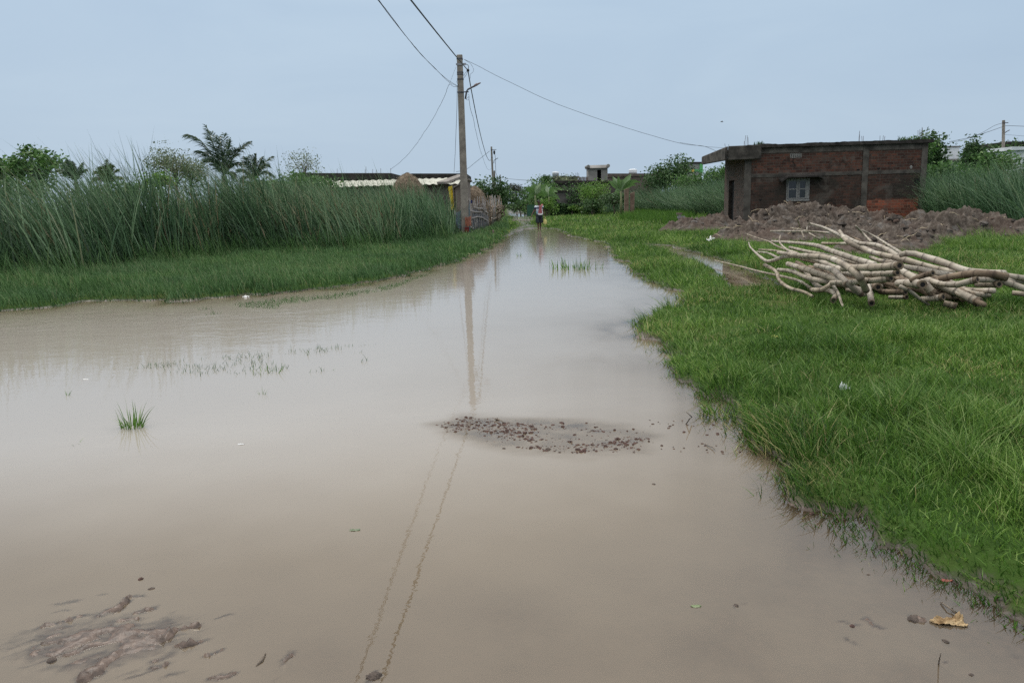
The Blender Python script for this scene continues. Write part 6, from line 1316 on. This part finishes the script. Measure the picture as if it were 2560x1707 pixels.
# twigs
def twig(pts, r_, label, name='twig'):
    P = [gz(x, y, z) for x, y, z in pts]; c = P[0].copy(); c[2] = 0; o = MB().tube([p-c for p in P], [r_]*(len(P)-1)+[r_*.5], 5).build(name, BARK, None, True); o.location = c; return tag(o, label, 'twig', 'twigs in the water')
twig([(2346,1665,-.01),(2348,1650,.02),(2352,1632,.06)], .0022, 'small dark twig standing up at the lower right')
twig([(2352,1505,.004),(2368,1515,.012),(2395,1535,.006),(2378,1527,.004)], .003, 'dark twig reaching into the dry leaf'); twig([(1715,1060,.0),(1724,1047,.05),(1730,1042,.03),(1716,1030,.10)], .004, 'forked twig rising from the water left of the grass')
twig([(1237,1046,.01),(1250,1050,.015),(1262,1057,.01)], .004, 'short dark twig on top of the gravel bar'); twig([(1762,1110,.004),(1782,1118,.01),(1788,1125,.012)], .003, 'thin twig floating right of the gravel bar')
twig([(640,1668,-.004),(655,1650,.003),(664,1632,.002)], .005, 'rotten stick at the bottom left of the centre')
# litter and leaves
def crumple(px, py, sx_, sy_, hgt, mat, label, name, cat, seed, group=None, water=True, yaw=0):
    c = gz(px, py) if water else at(px, py); n_ = 12; V = []
    for j in range(n_+1):
        for i in range(n_+1):
            u, v_ = i/n_*2-1, j/n_*2-1; rad_ = 1-.25*fbm(np.array([math.atan2(v_, u)*2+seed]), np.array([1.0*seed]), seed)[0]
            x, y = u*sx_*rad_*(1-.25*abs(v_)**2), v_*sy_*rad_*(1-.3*abs(u)**3); z = hgt*(.1+.95*abs(2*fbm(np.array([u*1.9+seed*3]), np.array([v_*1.9]), seed, 3)[0]-1)*1.8)*(1-.5*max(abs(u), abs(v_))**3)
            V.append((x*math.cos(yaw)-y*math.sin(yaw), x*math.sin(yaw)+y*math.cos(yaw), z))
    mb = MB().add(V, [(j*(n_+1)+i, j*(n_+1)+i+1, (j+1)*(n_+1)+i+1, (j+1)*(n_+1)+i) for j in range(n_) for i in range(n_)], [float(t) for t in RNG.uniform(0, 1, len(V))])
    o = mb.build(name, mat, None, True); o.modifiers.new('s', 'SOLIDIFY').thickness = .0015; o.location = c; return tag(o, label, cat, group)
TAN = plain('dry_tan_leaf', (.16, .095, .04), (.46, .34, .19), 22, .75, .5)
dl = thing('dry_leaf', 'crumpled tan dry leaf husk half sunk at the lower right', 'leaf', tuple(gz(2368, 1556)))
for k, (dx, dy, sx_, sy_, h_, yw) in enumerate(((0, 0, .062, .022, .022, -.15), (.045, .012, .026, .018, .03, .6), (-.03, .012, .03, .014, .016, .2), (.035, -.014, .03, .014, .014, -.4))):
    o = crumple(2368, 1556, sx_, sy_, h_, TAN, None, 'blade', None, 40+k, yaw=yw); o.parent = dl; o.location = (dx, dy, 0.001)
PLW = plain('white_plastic_scrap', (.55, .55, .55), (.70, .70, .69), 15, .5, .2); G2 = 'scraps of litter and leaves'
crumple(603, 1111, .026, .006, .008, PLW, 'white slip of litter floating on the left foreground water', 'litter', 'litter', 51, G2)
crumple(615, 743, .07, .03, .035, PLW, 'white scrap at the edge of the left bank grass', 'litter', 'litter', 52, G2)
crumple(2110, 975, .05, .03, .055, plain('grey_plastic_scrap', (.32, .36, .35), (.48, .52, .52), 15, .4, .2), 'crumpled grey-white plastic in the right lawn', 'litter', 'litter', 53, G2, False)
crumple(1776, 604, .16, .10, .16, PLW, 'white scrap lying in the meadow left of the bamboo', 'litter', 'litter', 54, G2, False)
crumple(1937, 845, .05, .02, .03, plain('yellow_leaf', (.22, .25, .05), (.34, .36, .10), 9, .6), 'yellow fallen leaf in the lawn below the bamboo', 'fallen_leaf', 'leaf', 55, G2, False)
crumple(1168, 637, .10, .05, .05, plain('cream_scrap', (.40, .37, .20), (.52, .48, .28), 9, .6), 'cream scrap at the left water edge below the near pole', 'litter', 'litter', 56, G2)
crumple(1262, 552, .18, .05, .03, PLW, 'small pale scrap on the grass by the road left of the person', 'litter', 'litter', 57, G2, False)
crumple(887, 1325, .03, .012, .006, plain('green_leaf_scrap', (.10, .13, .08), (.16, .19, .12), 9, .6), 'grey-green leaf floating in the middle foreground', 'fallen_leaf', 'leaf', 58, G2)
crumple(1740, 1515, .022, .010, .006, plain('green_leaf_scrap', (.10, .15, .06), (.2, .22, .14), 9, .6), 'small green leaf floating in the lower right water', 'fallen_leaf', 'leaf', 59, G2)
crumple(2368, 1450, .03, .012, .006, plain('red_scrap', (.18, .05, .04), (.28, .09, .07), 9, .6), 'faded red scrap drowned among the near corner grass', 'litter', 'litter', 60, G2)
crumple(215, 948, .035, .008, .004, PLW, 'thin white fleck at the left end of the grass streak', 'litter', 'litter', 61, G2)
crumple(1925, 570, .18, .12, .14, PLW, 'pale scrap on the meadow behind the bamboo tips', 'litter', 'litter', 62, G2, False) if False else None
# bird
b_ = gy(1805, 305, 60); bd = thing('bird', 'tiny dark bird flying above the brick house', 'bird', tuple(b_))
BIRD = plain('bird_feather', (.10, .10, .11), (.17, .17, .18), 20, .8)
MB().loft([[(x, r_*math.cos(t), r_*math.sin(t)) for t in np.linspace(0, 6.2832, 9)[:-1]] for x, r_ in ((-.16, .006), (-.09, .018), (-.02, .030), (.04, .026), (.07, .022), (.09, .018), (.11, .003))]).build('body', BIRD, bd, True)
for s_ in (-1, 1): MB().add([(.03, s_*.02, .01), (-.05, s_*.02, .01), (-.04, s_*.10, .06), (.02, s_*.11, .07), (-.06, s_*.24, .05)], [(0, 1, 2, 3), (3, 2, 4)]).build('wing', BIRD, bd)
